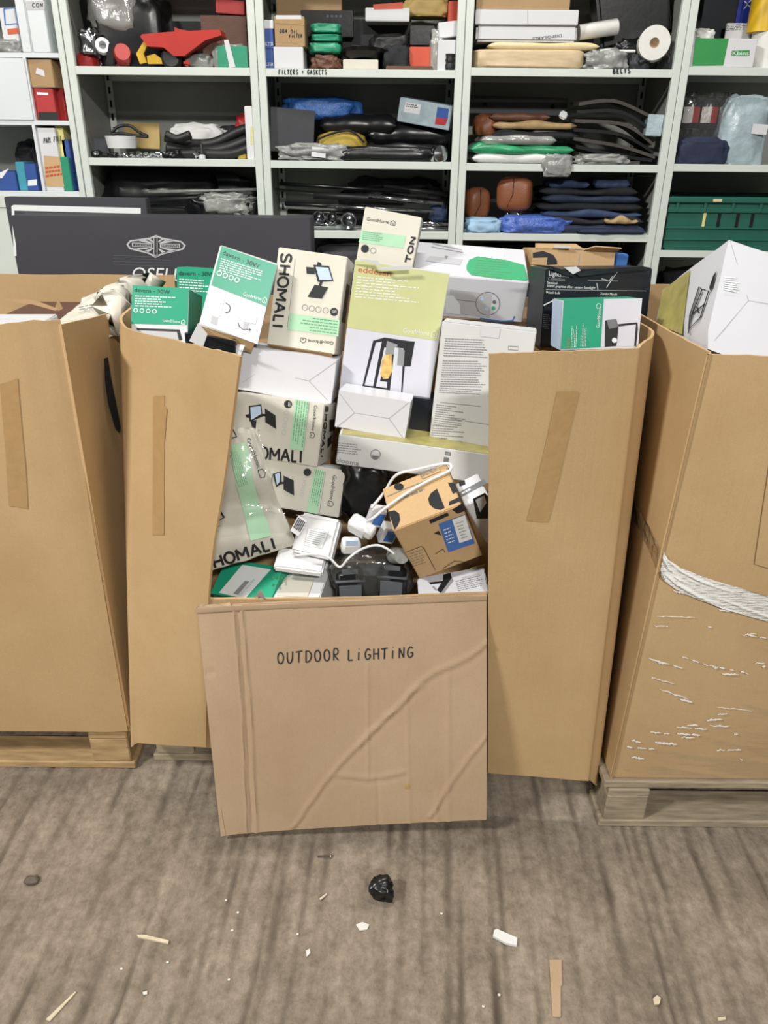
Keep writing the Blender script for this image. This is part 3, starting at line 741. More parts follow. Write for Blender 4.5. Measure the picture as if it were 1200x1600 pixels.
# stretch film: wrinkled sheet over front and side, bunched into a white rope along its top edge
def film_sheet(name, S, pts, nu, nv, off, amp, m, parent, seed, streak=16.):
    c = [S.uv(*p) for p in pts]; V = []
    for i in range(nv + 1):
        for j in range(nu + 1):
            a, b = j / nu, i / nv; uv = (c[0] * (1 - a) + c[1] * a) * (1 - b) + (c[3] * (1 - a) + c[2] * a) * b
            w = noise.noise((a * 2.2 + seed, b * streak - a * 2.5, seed)); w2 = noise.noise((a * 6 + seed, b * streak * 2.2 - a * 4, seed + 4))
            h = amp * (max(0, w - .12) * 2.2 + max(0, w2 - .25) * 1.2)
            V.append(S.pt(uv, off + h))
    return wchild(name, V, grid_faces(nv + 1, nu + 1), m, parent, smooth=True)
film_sheet('stretch_film', SRf, [(1040, 880), (1330, 975), (1262, 1228), (962, 1200)], 40, 60, .002, .002, 'wrap_film', CR, 3)
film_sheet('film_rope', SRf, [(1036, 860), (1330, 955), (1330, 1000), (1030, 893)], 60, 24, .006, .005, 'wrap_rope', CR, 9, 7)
film_sheet('stretch_film', SRs, [(984, 770), (1036, 862), (966, 1212), (935, 1120)], 16, 30, .0025, .002, 'wrap_film', CR, 5)
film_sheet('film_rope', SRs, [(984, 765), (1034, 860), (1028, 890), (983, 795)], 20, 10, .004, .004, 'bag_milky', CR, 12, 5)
def cf(x, y): return (960 + x * .2626, 820 + y * .2626)
def film_glint_fold(S, A, B, w, seed, dashes=1):
    """a raised fold of stretch film, whitened to paint a highlight streak, broken into short lengths"""
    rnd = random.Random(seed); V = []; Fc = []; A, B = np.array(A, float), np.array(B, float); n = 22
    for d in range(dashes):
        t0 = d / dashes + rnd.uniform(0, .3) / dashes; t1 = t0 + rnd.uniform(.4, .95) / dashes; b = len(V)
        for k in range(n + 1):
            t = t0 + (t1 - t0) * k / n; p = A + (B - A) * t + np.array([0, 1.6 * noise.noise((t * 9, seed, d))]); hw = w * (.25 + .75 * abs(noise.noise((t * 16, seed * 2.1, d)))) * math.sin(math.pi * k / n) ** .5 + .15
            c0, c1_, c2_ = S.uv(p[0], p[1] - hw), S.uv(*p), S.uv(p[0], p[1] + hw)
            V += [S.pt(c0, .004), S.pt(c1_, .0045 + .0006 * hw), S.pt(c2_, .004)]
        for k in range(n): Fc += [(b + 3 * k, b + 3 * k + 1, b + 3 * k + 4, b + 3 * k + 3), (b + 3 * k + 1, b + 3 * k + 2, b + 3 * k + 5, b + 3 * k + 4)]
    return wchild('film_glint_fold', V, Fc, 'wrap_glint_fold', CR, smooth=True)
GLINT_FOLDS = [((300, 290), (520, 380), 3, 1), ((300, 320), (560, 420), 3, 2), ((520, 400), (900, 470), 4, 3), ((480, 430), (780, 500), 3, 3), ((560, 450), (900, 555), 2.5, 3), ((330, 385), (455, 412), 3, 1), ((620, 500), (840, 530), 3.5, 2),
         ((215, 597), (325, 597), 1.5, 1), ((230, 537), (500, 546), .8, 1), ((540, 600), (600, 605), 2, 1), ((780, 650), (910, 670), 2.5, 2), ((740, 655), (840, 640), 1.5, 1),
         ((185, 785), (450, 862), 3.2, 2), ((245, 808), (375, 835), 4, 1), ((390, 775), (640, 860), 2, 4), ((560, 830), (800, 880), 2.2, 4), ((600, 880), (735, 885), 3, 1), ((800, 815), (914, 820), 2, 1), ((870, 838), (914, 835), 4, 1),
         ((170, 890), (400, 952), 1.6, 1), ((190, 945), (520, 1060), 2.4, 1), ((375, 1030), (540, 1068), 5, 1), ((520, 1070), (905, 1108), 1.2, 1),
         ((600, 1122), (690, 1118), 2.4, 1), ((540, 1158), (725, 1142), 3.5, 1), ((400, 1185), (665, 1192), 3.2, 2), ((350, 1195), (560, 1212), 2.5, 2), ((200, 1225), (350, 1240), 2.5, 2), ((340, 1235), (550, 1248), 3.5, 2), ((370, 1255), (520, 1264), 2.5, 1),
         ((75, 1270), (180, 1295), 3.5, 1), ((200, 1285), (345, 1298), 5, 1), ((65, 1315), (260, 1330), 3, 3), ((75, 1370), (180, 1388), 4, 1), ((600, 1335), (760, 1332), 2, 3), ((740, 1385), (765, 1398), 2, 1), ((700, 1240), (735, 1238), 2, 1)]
for k, (A, B, w, d) in enumerate(GLINT_FOLDS): film_glint_fold(SRf, cf(*A), cf(*B), w * .9, 200 + k, d)  # folds follow the film's highlight streaks, their brightness painted white

# ================================================================== BOXED LIGHTS HEAPED IN THE CUT-OPEN CARTON
# centre, (yaw, lean, roll) in degrees, (width, depth, height) in metres
FIT = {
    'davern_left': ((-0.5008, 1.7677, 1.1228), (-3.42, -18.09, 2.35), (0.1282, 0.0997, 0.1584)),
    'davern_mid': ((-0.4544, 1.9807, 1.1534), (-0.74, -7.02, 3.03), (0.1193, 0.1, 0.1341)),
    'davern_tilt': ((-0.3333, 1.7774, 1.1874), (10.05, -20.26, 18.94), (0.1306, 0.07, 0.1821)),
    'shomali_top': ((-0.1771, 1.8504, 1.1619), (-5.64, -15.51, 6.43), (0.1603, 0.1047, 0.2191)),
    'white_flap': ((-0.2216, 1.7889, 1.013), (-3.51, -9.02, 7.09), (0.2169, 0.14, 0.0999)),
    'shomali_mid': ((-0.2346, 1.7062, 0.9029), (-7.82, -14.91, 5.31), (0.2051, 0.1385, 0.1403)),
    'shomali_low': ((-0.1833, 1.664, 0.7739), (-5.87, -19.65, 6.4), (0.1919, 0.1362, 0.1084)),
    'eddesan': ((0.0183, 1.8095, 1.108), (-1.43, -8.0, 7.25), (0.2133, 0.1, 0.2911)),
    'ton': ((0.0058, 1.9944, 1.2771), (-4.02, -8.94, 9.4), (0.1383, 0.09, 0.1502)),
    'shelf_light': ((0.2086, 2.0229, 1.1898), (-4.07, 16.09, 3.36), (0.2801, 0.1947, 0.1063)),
    'text_box': ((0.2186, 1.6938, 1.0089), (-10.39, -5.21, 3.5), (0.2042, 0.0703, 0.2757)),
    'blooma': ((0.072, 1.6497, 0.8683), (-1.92, -4.32, 6.63), (0.3504, 0.13, 0.0684)),
    'white_end': ((-0.0234, 1.6845, 0.9539), (-6.53, -5.64, 7.21), (0.1609, 0.09, 0.0836)),
    'kraft': ((0.1064, 1.4982, 0.7619), (11.19, 19.32, -24.43), (0.1481, 0.127, 0.178)),
    'small_bw': ((0.2121, 1.5073, 0.7913), (14.27, 18.7, -29.73), (0.0517, 0.0696, 0.1405)),
    'a_box': ((0.161, 1.4785, 0.5852), (1.2, 13.96, -13.41), (0.1531, 0.0797, 0.08)),
    'black_box': ((0.4726, 1.8517, 1.1629), (4.26, -5.06, -0.4), (0.2443, 0.1443, 0.1732)),
    'kraft_dots': ((0.4704, 2.0905, 1.2242), (3.12, -4.87, 0.52), (0.2118, 0.12, 0.0785)),
    'green_lamp': ((0.4439, 1.6481, 1.1634), (0.23, -7.41, -1.76), (0.1628, 0.0965, 0.1009)),
    'green_label': ((-0.2974, 1.5347, 0.565), (-20.41, 34.43, -6.17), (0.1576, 0.0909, 0.0901)),
    'white_cord': ((-0.1484, 1.5246, 0.7105), (-22.87, 54.34, 5.35), (0.0949, 0.0915, 0.03)),
    'right_white': ((0.722, 1.568, 1.1578), (8.12, -30.24, 18.69), (0.26, 0.2545, 0.219)),
}
GRP = 'boxed outdoor lights heaped in the cut-open carton'
def pose(f):
    c, (y, x, o), d = FIT[f]
    return Matrix.Translation(c) @ Matrix.Rotation(math.radians(y), 4, 'Z') @ Matrix.Rotation(math.radians(x), 4, 'X') @ Matrix.Rotation(math.radians(o), 4, 'Y'), d
class Pack:
    def __init__(s, f, name, label, m, bev=.0018, cat='box', group=GRP, sub=0, amp=0, seed=1, shrink=0):
        s.Mx, d = pose(f); s.d = d = tuple(q - shrink for q in d)
        s.o = link(name, box_me(name, d, m, bev, sub=sub, noise_amp=amp, seed=seed), None, label, cat, group, mw=s.Mx)
    def w(s, x, y, z): return np.array(s.Mx @ Vector((x * s.d[0] / 2, y * s.d[1] / 2, z * s.d[2] / 2)))
    def front(s): return planar(s.w(-1, -1, -1), s.w(1, -1, -1), s.w(-1, -1, 1), s.o)
    def top(s): return planar(s.w(-1, -1, 1), s.w(1, -1, 1), s.w(-1, 1, 1), s.o)
    def right(s): return planar(s.w(1, -1, -1), s.w(1, 1, -1), s.w(1, -1, 1), s.o)
    def left(s): return planar(s.w(-1, 1, -1), s.w(-1, -1, -1), s.w(-1, 1, 1), s.o)
    def fpanel(s, side, m, n=6, name='print_panel', a=(0, 1), b=(0, 1)):
        S = getattr(s, side)(); e = .012
        V = [S.pt((a[0] + (a[1] - a[0]) * x, b[0] + (b[1] - b[0]) * y), .0005) for x, y in ((e, e), (1 - e, e), (1 - e, 1 - e), (e, 1 - e))]
        return wchild(name, V, [(0, 1, 2, 3)], m, s.o)
def c5(x, y): return (x * .4167, 290 + y * .4167)
def c6(x, y): return (180 + .3167 * x, 360 + .3167 * y)
def c7(x, y): return (500 + .3167 * x, 310 + .3167 * y)
def c8(x, y): return (780 + .35 * x, 360 + .35 * y)
def cA(x, y): return (310 + .2083 * x, 640 + .2083 * y)
def cB(x, y): return (480 + .25 * x, 690 + .25 * y)
def mp(f, pts): return [f(*p) for p in pts]
def flaps(S, f, pts, lw=.9):
    """envelope-fold creases of a carton end: lines between points"""
    S.strokes('crease', [mp(f, p) for p in pts], lw, 'flap_crease', .0006)

# ---- green security-light boxes
def davern_text(S, f, T, seed):
    S.text('davern - 30W', f(*T[0]), f(*T[1]), f(*T[2]), 'print_black', .012)
p = Pack('davern_left', 'security_light_box', 'upright green light box nearest the carton corner, black lamp frame printed low', 'card_white')
S = p.front()
S.polys([('card_green', mp(c6, [(86, 270), (364, 286), (357, 468), (78, 460)]))], 'green_panel', .0006)
S.text('davern - 30W', c6(95, 302), c6(270, 313), c6(96, 284), 'print_black', .012)
S.lines(c6(97, 378), c6(300, 386), c6(99, 318), 5, 'print_white', 2, .4, full=.55)
for k in range(4): S.disc('print_white', c6(102 + 31 * k, 394 + k * 2), 3.6, 14, 'icon', .0014, ring=.35)
S.logo(c6(235, 450), c6(345, 460), c6(236, 436), 'print_white')
S.polys([('print_black', mp(c6, [(105, 482), (318, 489), (332, 540), (316, 542), (306, 500), (110, 492)])), ('print_lightgrey', mp(c6, [(112, 493), (305, 501), (313, 545), (108, 535)]))], 'lamp_picture', .0012)
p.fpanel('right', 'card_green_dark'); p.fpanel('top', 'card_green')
p = Pack('davern_mid', 'security_light_box', 'green light box half hidden behind the two other green ones', 'card_green')
S = p.front()
S.text('davern - 30W', c6(313, 220), c6(488, 226), c6(314, 200), 'print_black', .012)
S.lines(c6(317, 300), c6(500, 312), c6(317, 234), 5, 'print_white', 4, .4, full=.55)
p = Pack('davern_tilt', 'security_light_box', 'tilted open-topped green light box with two white lamps drawn below', 'card_white')
S = p.front()
S.polys([('card_green', mp(c6, [(525, 78), (798, 172), (748, 376), (474, 270)]))], 'green_panel', .0006)
S.polys([('print_lilac', mp(c6, [(473, 272), (746, 378), (702, 562), (416, 458)]))], 'white_panel', .0006)
S.text('davern - 30W', c6(528, 118), c6(708, 188), c6(534, 98), 'print_black', .012)
S.lines(c6(513, 200), c6(735, 268), c6(523, 134), 6, 'print_white', 6, .4, full=.6)
for k in range(4): S.disc('print_white', c6(514 + 29 * k, 212 + 11 * k), 4.2, 14, 'icon', .0014, ring=.35)
S.logo(c6(631, 322), c6(745, 355), c6(635, 304), 'print_white')
S.polys([('print_white', mp(c6, [(502, 305), (545, 312), (522, 420), (500, 432), (476, 415)])), ('print_lightgrey', mp(c6, [(478, 420), (506, 430), (500, 468), (470, 455)])), ('print_white', mp(c6, [(602, 395), (640, 392), (700, 425), (692, 462), (640, 452), (605, 425)])), ('print_lightgrey', mp(c6, [(634, 452), (658, 456), (650, 486), (630, 480)]))], 'lamp_picture', .0012)
S.strokes('print_black', [mp(c6, [(545, 358), (562, 368), (568, 385), (562, 400), (548, 408)]), mp(c6, [(606, 455), (612, 475), (632, 490), (668, 490)]), mp(c6, [(540, 402), (548, 408), (552, 400)]), mp(c6, [(660, 484), (669, 490), (660, 496)])], 1.2, 'arrow', .0016)
p.fpanel('right', 'print_lilac'); p.fpanel('top', 'void_black', name='painted_dark_top')  # black panel on the closed top paints the dark inside
tq = [p.w(-1, -1, 1), p.w(1, -1, 1), p.w(1, 1, 1), p.w(-1, 1, 1)]
def board(name, pts, parent, m='kraft_dark', th=.0025):
    pts = [np.array(q, float) for q in pts]; n = np.cross(pts[1] - pts[0], pts[2] - pts[0]); n = n / np.linalg.norm(n) * th; k = len(pts)
    return wchild(name, pts + [q + n for q in pts], [tuple(range(k))[::-1], tuple(range(k, 2 * k))] + [(i, (i + 1) % k, k + (i + 1) % k, k + i) for i in range(k)], m, parent)
board('bottom_flap', [p.w(-.95, -.95, -1), p.w(.95, -.95, -1), p.w(.9, -.5, -1.25), p.w(-.9, -.5, -1.25)], p.o, 'kraft_dark')

# ---- beige floodlight boxes
def flood(S, f, head, frame, solar, parts):
    items = [('print_black', mp(f, q)) for q in parts] + [('print_black', mp(f, frame)), ('print_paleblue', mp(f, head)), ('print_black', mp(f, solar))]
    S.polys(items, 'lamp_picture', .0010, label='printed floodlight with solar panel')
p = Pack('shomali_top', 'floodlight_box', 'beige floodlight box standing upright, its black name running down the side', 'card_cream')
S = p.front()
geo(S, 'SHOMALI', c6(822, 106), c6(776, 480), c6(872, 110), 3.6)
S.strokes('print_grey', [mp(c6, [(888, 140), (850, 480)])], .7, 'printed_line')
S.quad('print_mint', mp(c6, [(862, 408), (1108, 442), (1100, 524), (850, 488)]), name='mint_panel')
S.lines(c6(1098, 442), c6(905, 418), c6(1092, 516), 5, 'print_mint_dark', 3, .35, full=.6)
flood(S, c6, [(990, 180), (1052, 185), (1070, 245), (1008, 243)], [(978, 170), (1055, 176), (1077, 250), (1000, 254)], [(985, 268), (1052, 282), (1020, 336), (950, 328)],
      [[(942, 180), (985, 184), (985, 216), (945, 214)], [(1012, 250), (1025, 252), (1012, 285), (1000, 282)], [(995, 172), (1000, 155), (1015, 160), (1018, 174)]])
S.disc('print_black', c6(1080, 402), 6.3, 18)
for k, x in enumerate((936, 970, 1002, 1038)): S.disc('print_grey', c6(x, 380 + k * 5), 4.8, 14, ring=.2)
S.logo(c6(1078, 549), c6(915, 534), c6(1076, 565), 'print_black')
S.text('LED', c6(1092, 397), c6(1070, 394), c6(1091, 408), 'print_white', 0, .002)
p.fpanel('right', 'card_beige')
S = p.right(); S.polys([('print_black', [tuple(proj(S.pt(q, 0))) for q in ((.3, .35), (.8, .35), (.8, .75), (.3, .75))])], 'lamp_picture', .001)
board('bottom_flap', [p.w(-1, -1, -1.0), p.w(.9, -1, -1.0), p.w(.95, -.6, -1.12), p.w(-.9, -.5, -1.1)], p.o, 'kraft_dark')

p = Pack('white_flap', 'white_carton', 'plain white carton end with folded flaps under the upright beige box', 'card_white_gloss', sub=6, amp=.003)
flaps(p.front(), c6, [[(628, 570), (705, 700), (612, 760)], [(705, 690), (955, 742), (1090, 648)], [(955, 742), (1050, 840)]])
board('loose_flap', [at(*c6(605, 560), Y=1.712), at(*c6(640, 566), Y=1.705), at(*c6(618, 618), Y=1.70), at(*c6(575, 600), Y=1.708)], p.o, 'card_white')
p = Pack('shomali_mid', 'floodlight_box', 'beige floodlight box lying sideways beneath the plain white carton end', 'card_beige')
S = p.front()
S.quad('print_mint', mp(c6, [(888, 832), (955, 844), (928, 1088), (860, 1076)]), name='mint_panel')
S.lines(c6(955, 850), c6(928, 1082), c6(893, 838), 5, 'print_mint_dark', 5, .35, full=.6)
flood(S, c6, [(668, 872), (718, 866), (722, 905), (672, 935)], [(660, 866), (722, 858), (728, 918), (664, 944)], [(740, 878), (792, 912), (796, 980), (742, 945)],
      [[(642, 910), (664, 905), (668, 925), (650, 925)], [(668, 940), (698, 935), (694, 978), (676, 970)], [(724, 905), (745, 905), (745, 918), (724, 916)]])
S.disc('print_black', c6(853, 857), 6.2, 18)
S.text('LED', c6(856, 846), c6(854, 868), c6(866, 848), 'print_white', 0, .002)
for k in range(4): S.disc('print_lightgrey', c6(845 - k * 4, 900 + 32 * k), 4, 12, ring=.25)
S.logo(c6(982, 862), c6(965, 1022), c6(998, 864), 'print_black')
geo(S, 'SHOMALI', cA(300, 352), cA(780, 398), cA(305, 264), 3.4)
S.strokes('print_grey', [mp(c6, [(958, 845), (930, 1090)])], .7)
p.fpanel('right', 'card_beige')
S = p.right(); geo(S, 'SHOMALI', c6(1038, 860), c6(1010, 1120), c6(1050, 862), 1.6)
S.polys([('print_black', mp(c6, [(1055, 935), (1082, 930), (1080, 985), (1055, 995)])), ('print_black', mp(c6, [(1045, 1030), (1068, 1005), (1066, 1050), (1046, 1075)]))], 'lamp_picture', .001)
p = Pack('shomali_low', 'floodlight_box', 'beige floodlight box lowest of three, behind the white power supply', 'card_beige')
S = p.front()
S.quad('print_mint', mp(cA, [(872, 440), (950, 462), (890, 785), (810, 765)]), name='mint_panel')
S.lines(cA(950, 468), cA(892, 780), cA(880, 446), 5, 'print_mint_dark', 8, .35, full=.6)
flood(S, cA, [(575, 485), (612, 472), (612, 540), (590, 565)], [(558, 482), (620, 462), (628, 555), (585, 582)], [(640, 495), (716, 530), (720, 645), (640, 600)], [[(614, 545), (645, 540), (645, 558), (618, 560)]])
S.disc('print_black', cA(818, 470), 6, 18)
for k in range(4): S.disc('print_lightgrey', cA(800 - k * 8, 520 + 38 * k), 3.2, 12, ring=.25)
S.logo(cA(1010, 492), cA(978, 722), cA(1038, 498), 'print_black')
S.strokes('print_grey', [mp(cA, [(955, 465), (905, 790)])], .7)
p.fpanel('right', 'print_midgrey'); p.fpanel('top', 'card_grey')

# ---- wall lantern box and its neighbours
p = Pack('eddesan', 'lantern_box', 'tall olive and white wall lantern box with rust lettering', 'card_white_gloss')
S = p.front()
S.polys([('print_olive', mp(c7, [(175, 303), (640, 374), (578, 702), (133, 636)]))], 'olive_panel', .0006)
S.polys([('print_lilac', mp(c7, [(132, 640), (577, 705), (540, 1004), (96, 940)]))], 'white_panel', .0006)
S.text('eddesan', c7(187, 362), c7(350, 386), c7(190, 335), 'print_rust', .018)
S.lines(c7(170, 492), c7(485, 520), c7(185, 380), 8, 'print_white', 9, .35, full=.6)
S.logo(c7(410, 662), c7(576, 682), c7(413, 640), 'print_white')
S.polys([('print_black', mp(c7, [(262, 702), (318, 686), (440, 704), (468, 706), (447, 828), (418, 828), (405, 970), (262, 948), (207, 934)])),
         ('print_lilac', mp(c7, [(276, 712), (305, 706), (262, 926), (220, 922)])), ('print_lilac', mp(c7, [(318, 735), (332, 737), (302, 880), (288, 925), (276, 928)])),
         ('print_grey', mp(c7, [(330, 702), (385, 722), (362, 770), (322, 768)])), ('print_lilac', mp(c7, [(368, 735), (412, 740), (400, 955), (345, 946), (352, 890)])), ('print_lilac', mp(c7, [(282, 900), (332, 905), (330, 935), (276, 928)])),
         ('print_amber', mp(c7, [(322, 770), (354, 768), (356, 850), (338, 888), (312, 890), (298, 868), (306, 800)])), ('print_grey', mp(c7, [(388, 735), (418, 750), (412, 825), (380, 822)]))], 'lamp_picture', .0012, label='printed black wall lantern with glowing bulb')
p.fpanel('right', 'print_olive')
V = [at(*q, Y=1.755 - .012 * k) for k, q in enumerate(mp(c7, [(180, 298), (290, 312), (300, 345), (380, 340), (450, 335), (455, 325)]))]
p = Pack('ton', 'light_box', 'white box with mint stripe sticking up highest of the heap', 'card_cream')
S = p.front()
S.logo(c7(230, 108), c7(370, 130), c7(233, 93), 'print_black')
S.quad('print_mint', mp(c7, [(207, 158), (424, 185), (412, 246), (190, 216)]), name='mint_panel')
S.lines(c7(208, 205), c7(320, 218), c7(214, 160), 5, 'print_mint_dark', 11, .4, full=.7)
S.disc('print_black', c7(222, 248), 6.2, 18); S.disc('print_grey', c7(262, 257), 4.8, 14, ring=.2)
geo(S, 'TON', c7(443, 322), c7(474, 188), c7(419, 318), 2.6)
p.fpanel('right', 'card_beige')
board('torn_flap', [at(*q, Y=1.752) for q in mp(c7, [(182, 298), (285, 306), (302, 342), (375, 335), (450, 332), (452, 350), (300, 352), (280, 325)])], p.o, 'card_white')
p = Pack('shelf_light', 'light_strip_box', 'long white box with a green oval printed across its top edge', 'card_white_gloss')
S = p.top()
S.polys([('print_emerald', mp(c7, [(722, 335), (735, 305), (775, 288), (840, 284), (1008, 330), (1026, 400), (1020, 408), (850, 395), (745, 378), (724, 355)]))], 'green_oval', .0008)
S.lines(c7(745, 385), c7(945, 400), c7(780, 300), 7, 'print_mint_dark', 12, .3, full=.6)
S.polys([('print_lightgrey', mp(c7, [(540, 285), (705, 302), (690, 330), (520, 310)])), ('print_grey', mp(c7, [(615, 284), (632, 286), (622, 303)])), ('print_white', mp(c7, [(790, 258), (905, 270), (908, 305), (790, 290)]))], 'lamp_picture', .0008)
S.strokes('crease', [mp(c7, [(555, 225), (700, 255)]), mp(c7, [(550, 240), (705, 268)])], .9, 'hang_slot')
S = p.front()
S.polys([('print_lightgrey', mp(c7, [(642, 448), (845, 470), (838, 590), (640, 560)])), ('print_white', mp(c7, [(618, 480), (655, 478), (690, 520), (692, 572), (620, 566)]))], 'lamp_picture', .0008)
S.strokes('print_midgrey', [mp(c7, [(675, 498), (770, 510)])], .9)
S.disc('print_midgrey', c7(828, 518), 19, 30, 'detail_circle', .0012, ring=.05, ry=18.5)
for (x, y, m_) in ((800, 495, 'print_paleblue'), (855, 540, 'print_emerald'), (822, 545, 'print_paleblue'), (860, 510, 'print_midgrey')): S.disc(m_, c7(x, y), 3, 10)
S.strokes('print_blue', [mp(c7, [(790, 590), (880, 606), (950, 602), (960, 580)])], 2.2, 'blue_tape')
p = Pack('text_box', 'light_box', 'white box back covered in rows of fine grey instructions', 'card_grey')
S = p.front()
S.lines(c7(608, 780), c7(840, 790), c7(618, 685), 8, 'print_grey', 13, .38, word=.05)
S.lines(c7(592, 930), c7(815, 935), c7(606, 795), 12, 'print_grey', 14, .38, word=.05)
S.lines(c7(585, 960), c7(790, 970), c7(590, 930), 3, 'print_grey', 15, .35, word=.05)
S.lines(c7(560, 1120), c7(730, 1140), c7(575, 1012), 10, 'print_grey', 16, .35, word=.06, full=.35)
S.lines(c7(545, 1195), c7(705, 1205), c7(556, 1115), 7, 'print_grey', 17, .35, word=.06, full=.5)
S.strokes('print_grey', [mp(c7, [(590, 1005), (790, 1025)]), mp(c7, [(640, 1085), (830, 1115)])], .6)
S.strokes('print_grey', [mp(c7, [(930, 728), (978, 730), (976, 748), (928, 746), (930, 728)])], .8, 'icon')
S.quad('card_white', mp(c7, [(795, 625), (890, 640), (882, 690), (790, 680)]), name='tuck_tab', off=.0015)
p.fpanel('top', 'card_white')
p = Pack('blooma', 'wide_light_box', 'wide off-white box with a gold-topped edge lying under the other white boxes', 'card_grey')
S = p.front()
S.text('blooma', cB(178, 125), cB(322, 150), cB(180, 98), 'print_midgrey', .01)
S.lines(cB(190, 72), cB(335, 88), cB(196, 0), 5, 'print_grey', 18, .35, word=.12)
S.disc('print_midgrey', cB(427, 80), 8, 20, ring=.12); S.polys([('print_midgrey', mp(cB, [(402, 85), (452, 90), (440, 105), (427, 110), (410, 103)]))], 'icon')
S.polys([('print_midgrey', mp(cB, [(862, 60), (898, 66), (896, 88), (860, 82)])), ('print_midgrey', mp(cB, [(855, 95), (886, 100), (880, 140), (850, 135)])), ('print_grey', mp(cB, [(866, 68), (892, 72), (892, 82), (866, 78)]))], 'icon')
p.fpanel('top', 'print_gold')
p = Pack('white_end', 'white_carton', 'small white carton end with envelope folds below the lantern box', 'card_white_gloss', sub=6, amp=.0015)
flaps(p.front(), c7, [[(95, 960), (170, 1058), (340, 1085), (440, 1005)], [(170, 1058), (80, 1130)], [(340, 1085), (420, 1198)]])

# ---- kraft box with dark discs, small boxes at the front
p = Pack('kraft', 'kraft_box', 'tilted brown box with black half discs and a blue address label', 'kraft_print', group=GRP)
S = p.top()
S.disc('print_black', cB(574, 284), 7.5, 20, ry=5.5)
hd = lambda cx, cy, rx, ry, a0, a1, n=14: [(cx + rx * math.cos(math.radians(a0 + (a1 - a0) * k / n)), cy + ry * math.sin(math.radians(a0 + (a1 - a0) * k / n))) for k in range(n + 1)]
S.polys([('print_black', mp(cB, [(812, 295), (860, 415), (835, 428), (795, 420), (766, 395), (756, 360), (772, 325)]))], 'half_disc')
S.polys([('print_black', mp(cB, [(880, 258), (918, 255), (944, 310), (912, 328)]))], 'dark_patch')
S.polys([('print_black', mp(cB, [(504, 440), (545, 430), (575, 450), (582, 490), (565, 530), (545, 552), (530, 500)]))], 'half_disc')
S.polys([('print_black', mp(cB, [(890, 375), (955, 345), (962, 372), (885, 402)]))], 'dark_patch')
S.strokes('print_midgrey', [mp(cB, [(705, 205), (820, 155), (838, 185), (722, 235), (705, 205)]), mp(cB, [(500, 345), (640, 285), (850, 205)])], .9, 'printed_frame')
S.lines(cB(715, 225), cB(828, 180), cB(706, 205), 3, 'print_midgrey', 19, .3, word=.3)
S.lines(cB(560, 380), cB(740, 305), cB(552, 362), 1, 'print_midgrey', 20, .6, word=.2)
S = p.front()
S.polys([('print_black', mp(cB, [(762, 490), (875, 442), (888, 460), (770, 512)]))], 'dark_patch')
S.polys([('print_black', mp(cB, [(790, 572), (822, 555), (838, 585)]))], 'dark_patch')
S.polys([('print_black', mp(cB, [(905, 425), (965, 385), (1000, 425), (940, 450)]))], 'dark_patch')
S.polys([('print_blue', mp(cB, [(820, 512), (985, 452), (1048, 634), (882, 690)])), ('print_white', mp(cB, [(905, 486), (985, 456), (1030, 605), (950, 632)]))], 'address_label', .0012, label='blue and white address label')
S.lines(cB(880, 640), cB(935, 620), cB(845, 540), 5, 'print_white', 21, .3, word=.3, off=.002)
S.lines(cB(965, 610), cB(1010, 595), cB(925, 500), 6, 'print_grey', 22, .3, word=.3, off=.002)
S.strokes('print_black', [mp(cB, [(622, 688), (712, 652), (728, 662), (800, 800)])], .9, 'printed_frame')
S.lines(cB(665, 785), cB(752, 755), cB(632, 695), 6, 'print_midgrey', 23, .25, word=.3)
S.strokes('print_black', [mp(cB, [(800, 700), (850, 668), (860, 690)]), mp(cB, [(850, 790), (920, 745), (985, 750), (940, 765)])], 1.0, 'printed_mark')
p.fpanel('right', 'kraft_dark')
p = Pack('small_bw', 'small_light_box', 'small white and black box wedged behind the tilted brown box', 'card_white')
S = p.top()
S.polys([('print_midgrey', mp(cB, [(950, 318), (1105, 235), (1122, 262), (965, 348)])), ('print_black', mp(cB, [(948, 255), (985, 243), (990, 270), (955, 280)]))], 'print_panel')
S.lines(cB(972, 336), cB(1030, 305), cB(965, 318), 1, 'print_white', 24, .6, off=.0015, word=.3)
S = p.front()
S.polys([('print_black', mp(cB, [(1035, 355), (1110, 318), (1135, 350), (1128, 480), (1060, 480)])), ('print_lightgrey', mp(cB, [(1050, 362), (1105, 335), (1120, 380), (1080, 440)]))], 'lamp_picture')
p = Pack('a_box', 'long_light_box', 'white box at the slit edge with a black angled lamp on its lid', 'card_white_gloss')
S = p.top()
S.polys([('print_black', mp(cB, [(850, 832), (895, 822), (905, 852), (840, 952), (812, 930), (848, 868)])), ('print_black', mp(cB, [(765, 882), (850, 872), (850, 884), (770, 895)])), ('print_grey', mp(cB, [(905, 852), (915, 870), (845, 958), (835, 950)])), ('print_grey', mp(cB, [(790, 905), (815, 930), (805, 935), (780, 910)]))], 'lamp_picture')
S.lines(cB(945, 940), cB(1115, 900), cB(925, 870), 6, 'print_midgrey', 25, .3, word=.12, off=.001)
S.lines(cB(1010, 812), cB(1110, 790), cB(1005, 800), 2, 'print_emerald', 26, .3, word=.12, off=.001)
S.quad('print_lightgrey', mp(cB, [(968, 848), (1072, 824), (1078, 840), (972, 866)]), name='barcode_label')
S.quad('print_yellow', mp(cB, [(1020, 792), (1110, 768), (1110, 774), (1020, 798)]), name='yellow_edge')
p = Pack('green_label', 'green_light_box', 'green box lying at the slit edge under a white barcode label', 'card_green', sub=4, amp=.002)
S = p.top()
S.polys([('print_white', mp(cA, [(330, 1165), (545, 1200), (350, 1420), (155, 1375)]))], 'barcode_label')
S.polys([('print_grey', mp(cA, [(352, 1285), (385, 1290), (300, 1392), (262, 1382)]))], 'barcode', .0014)
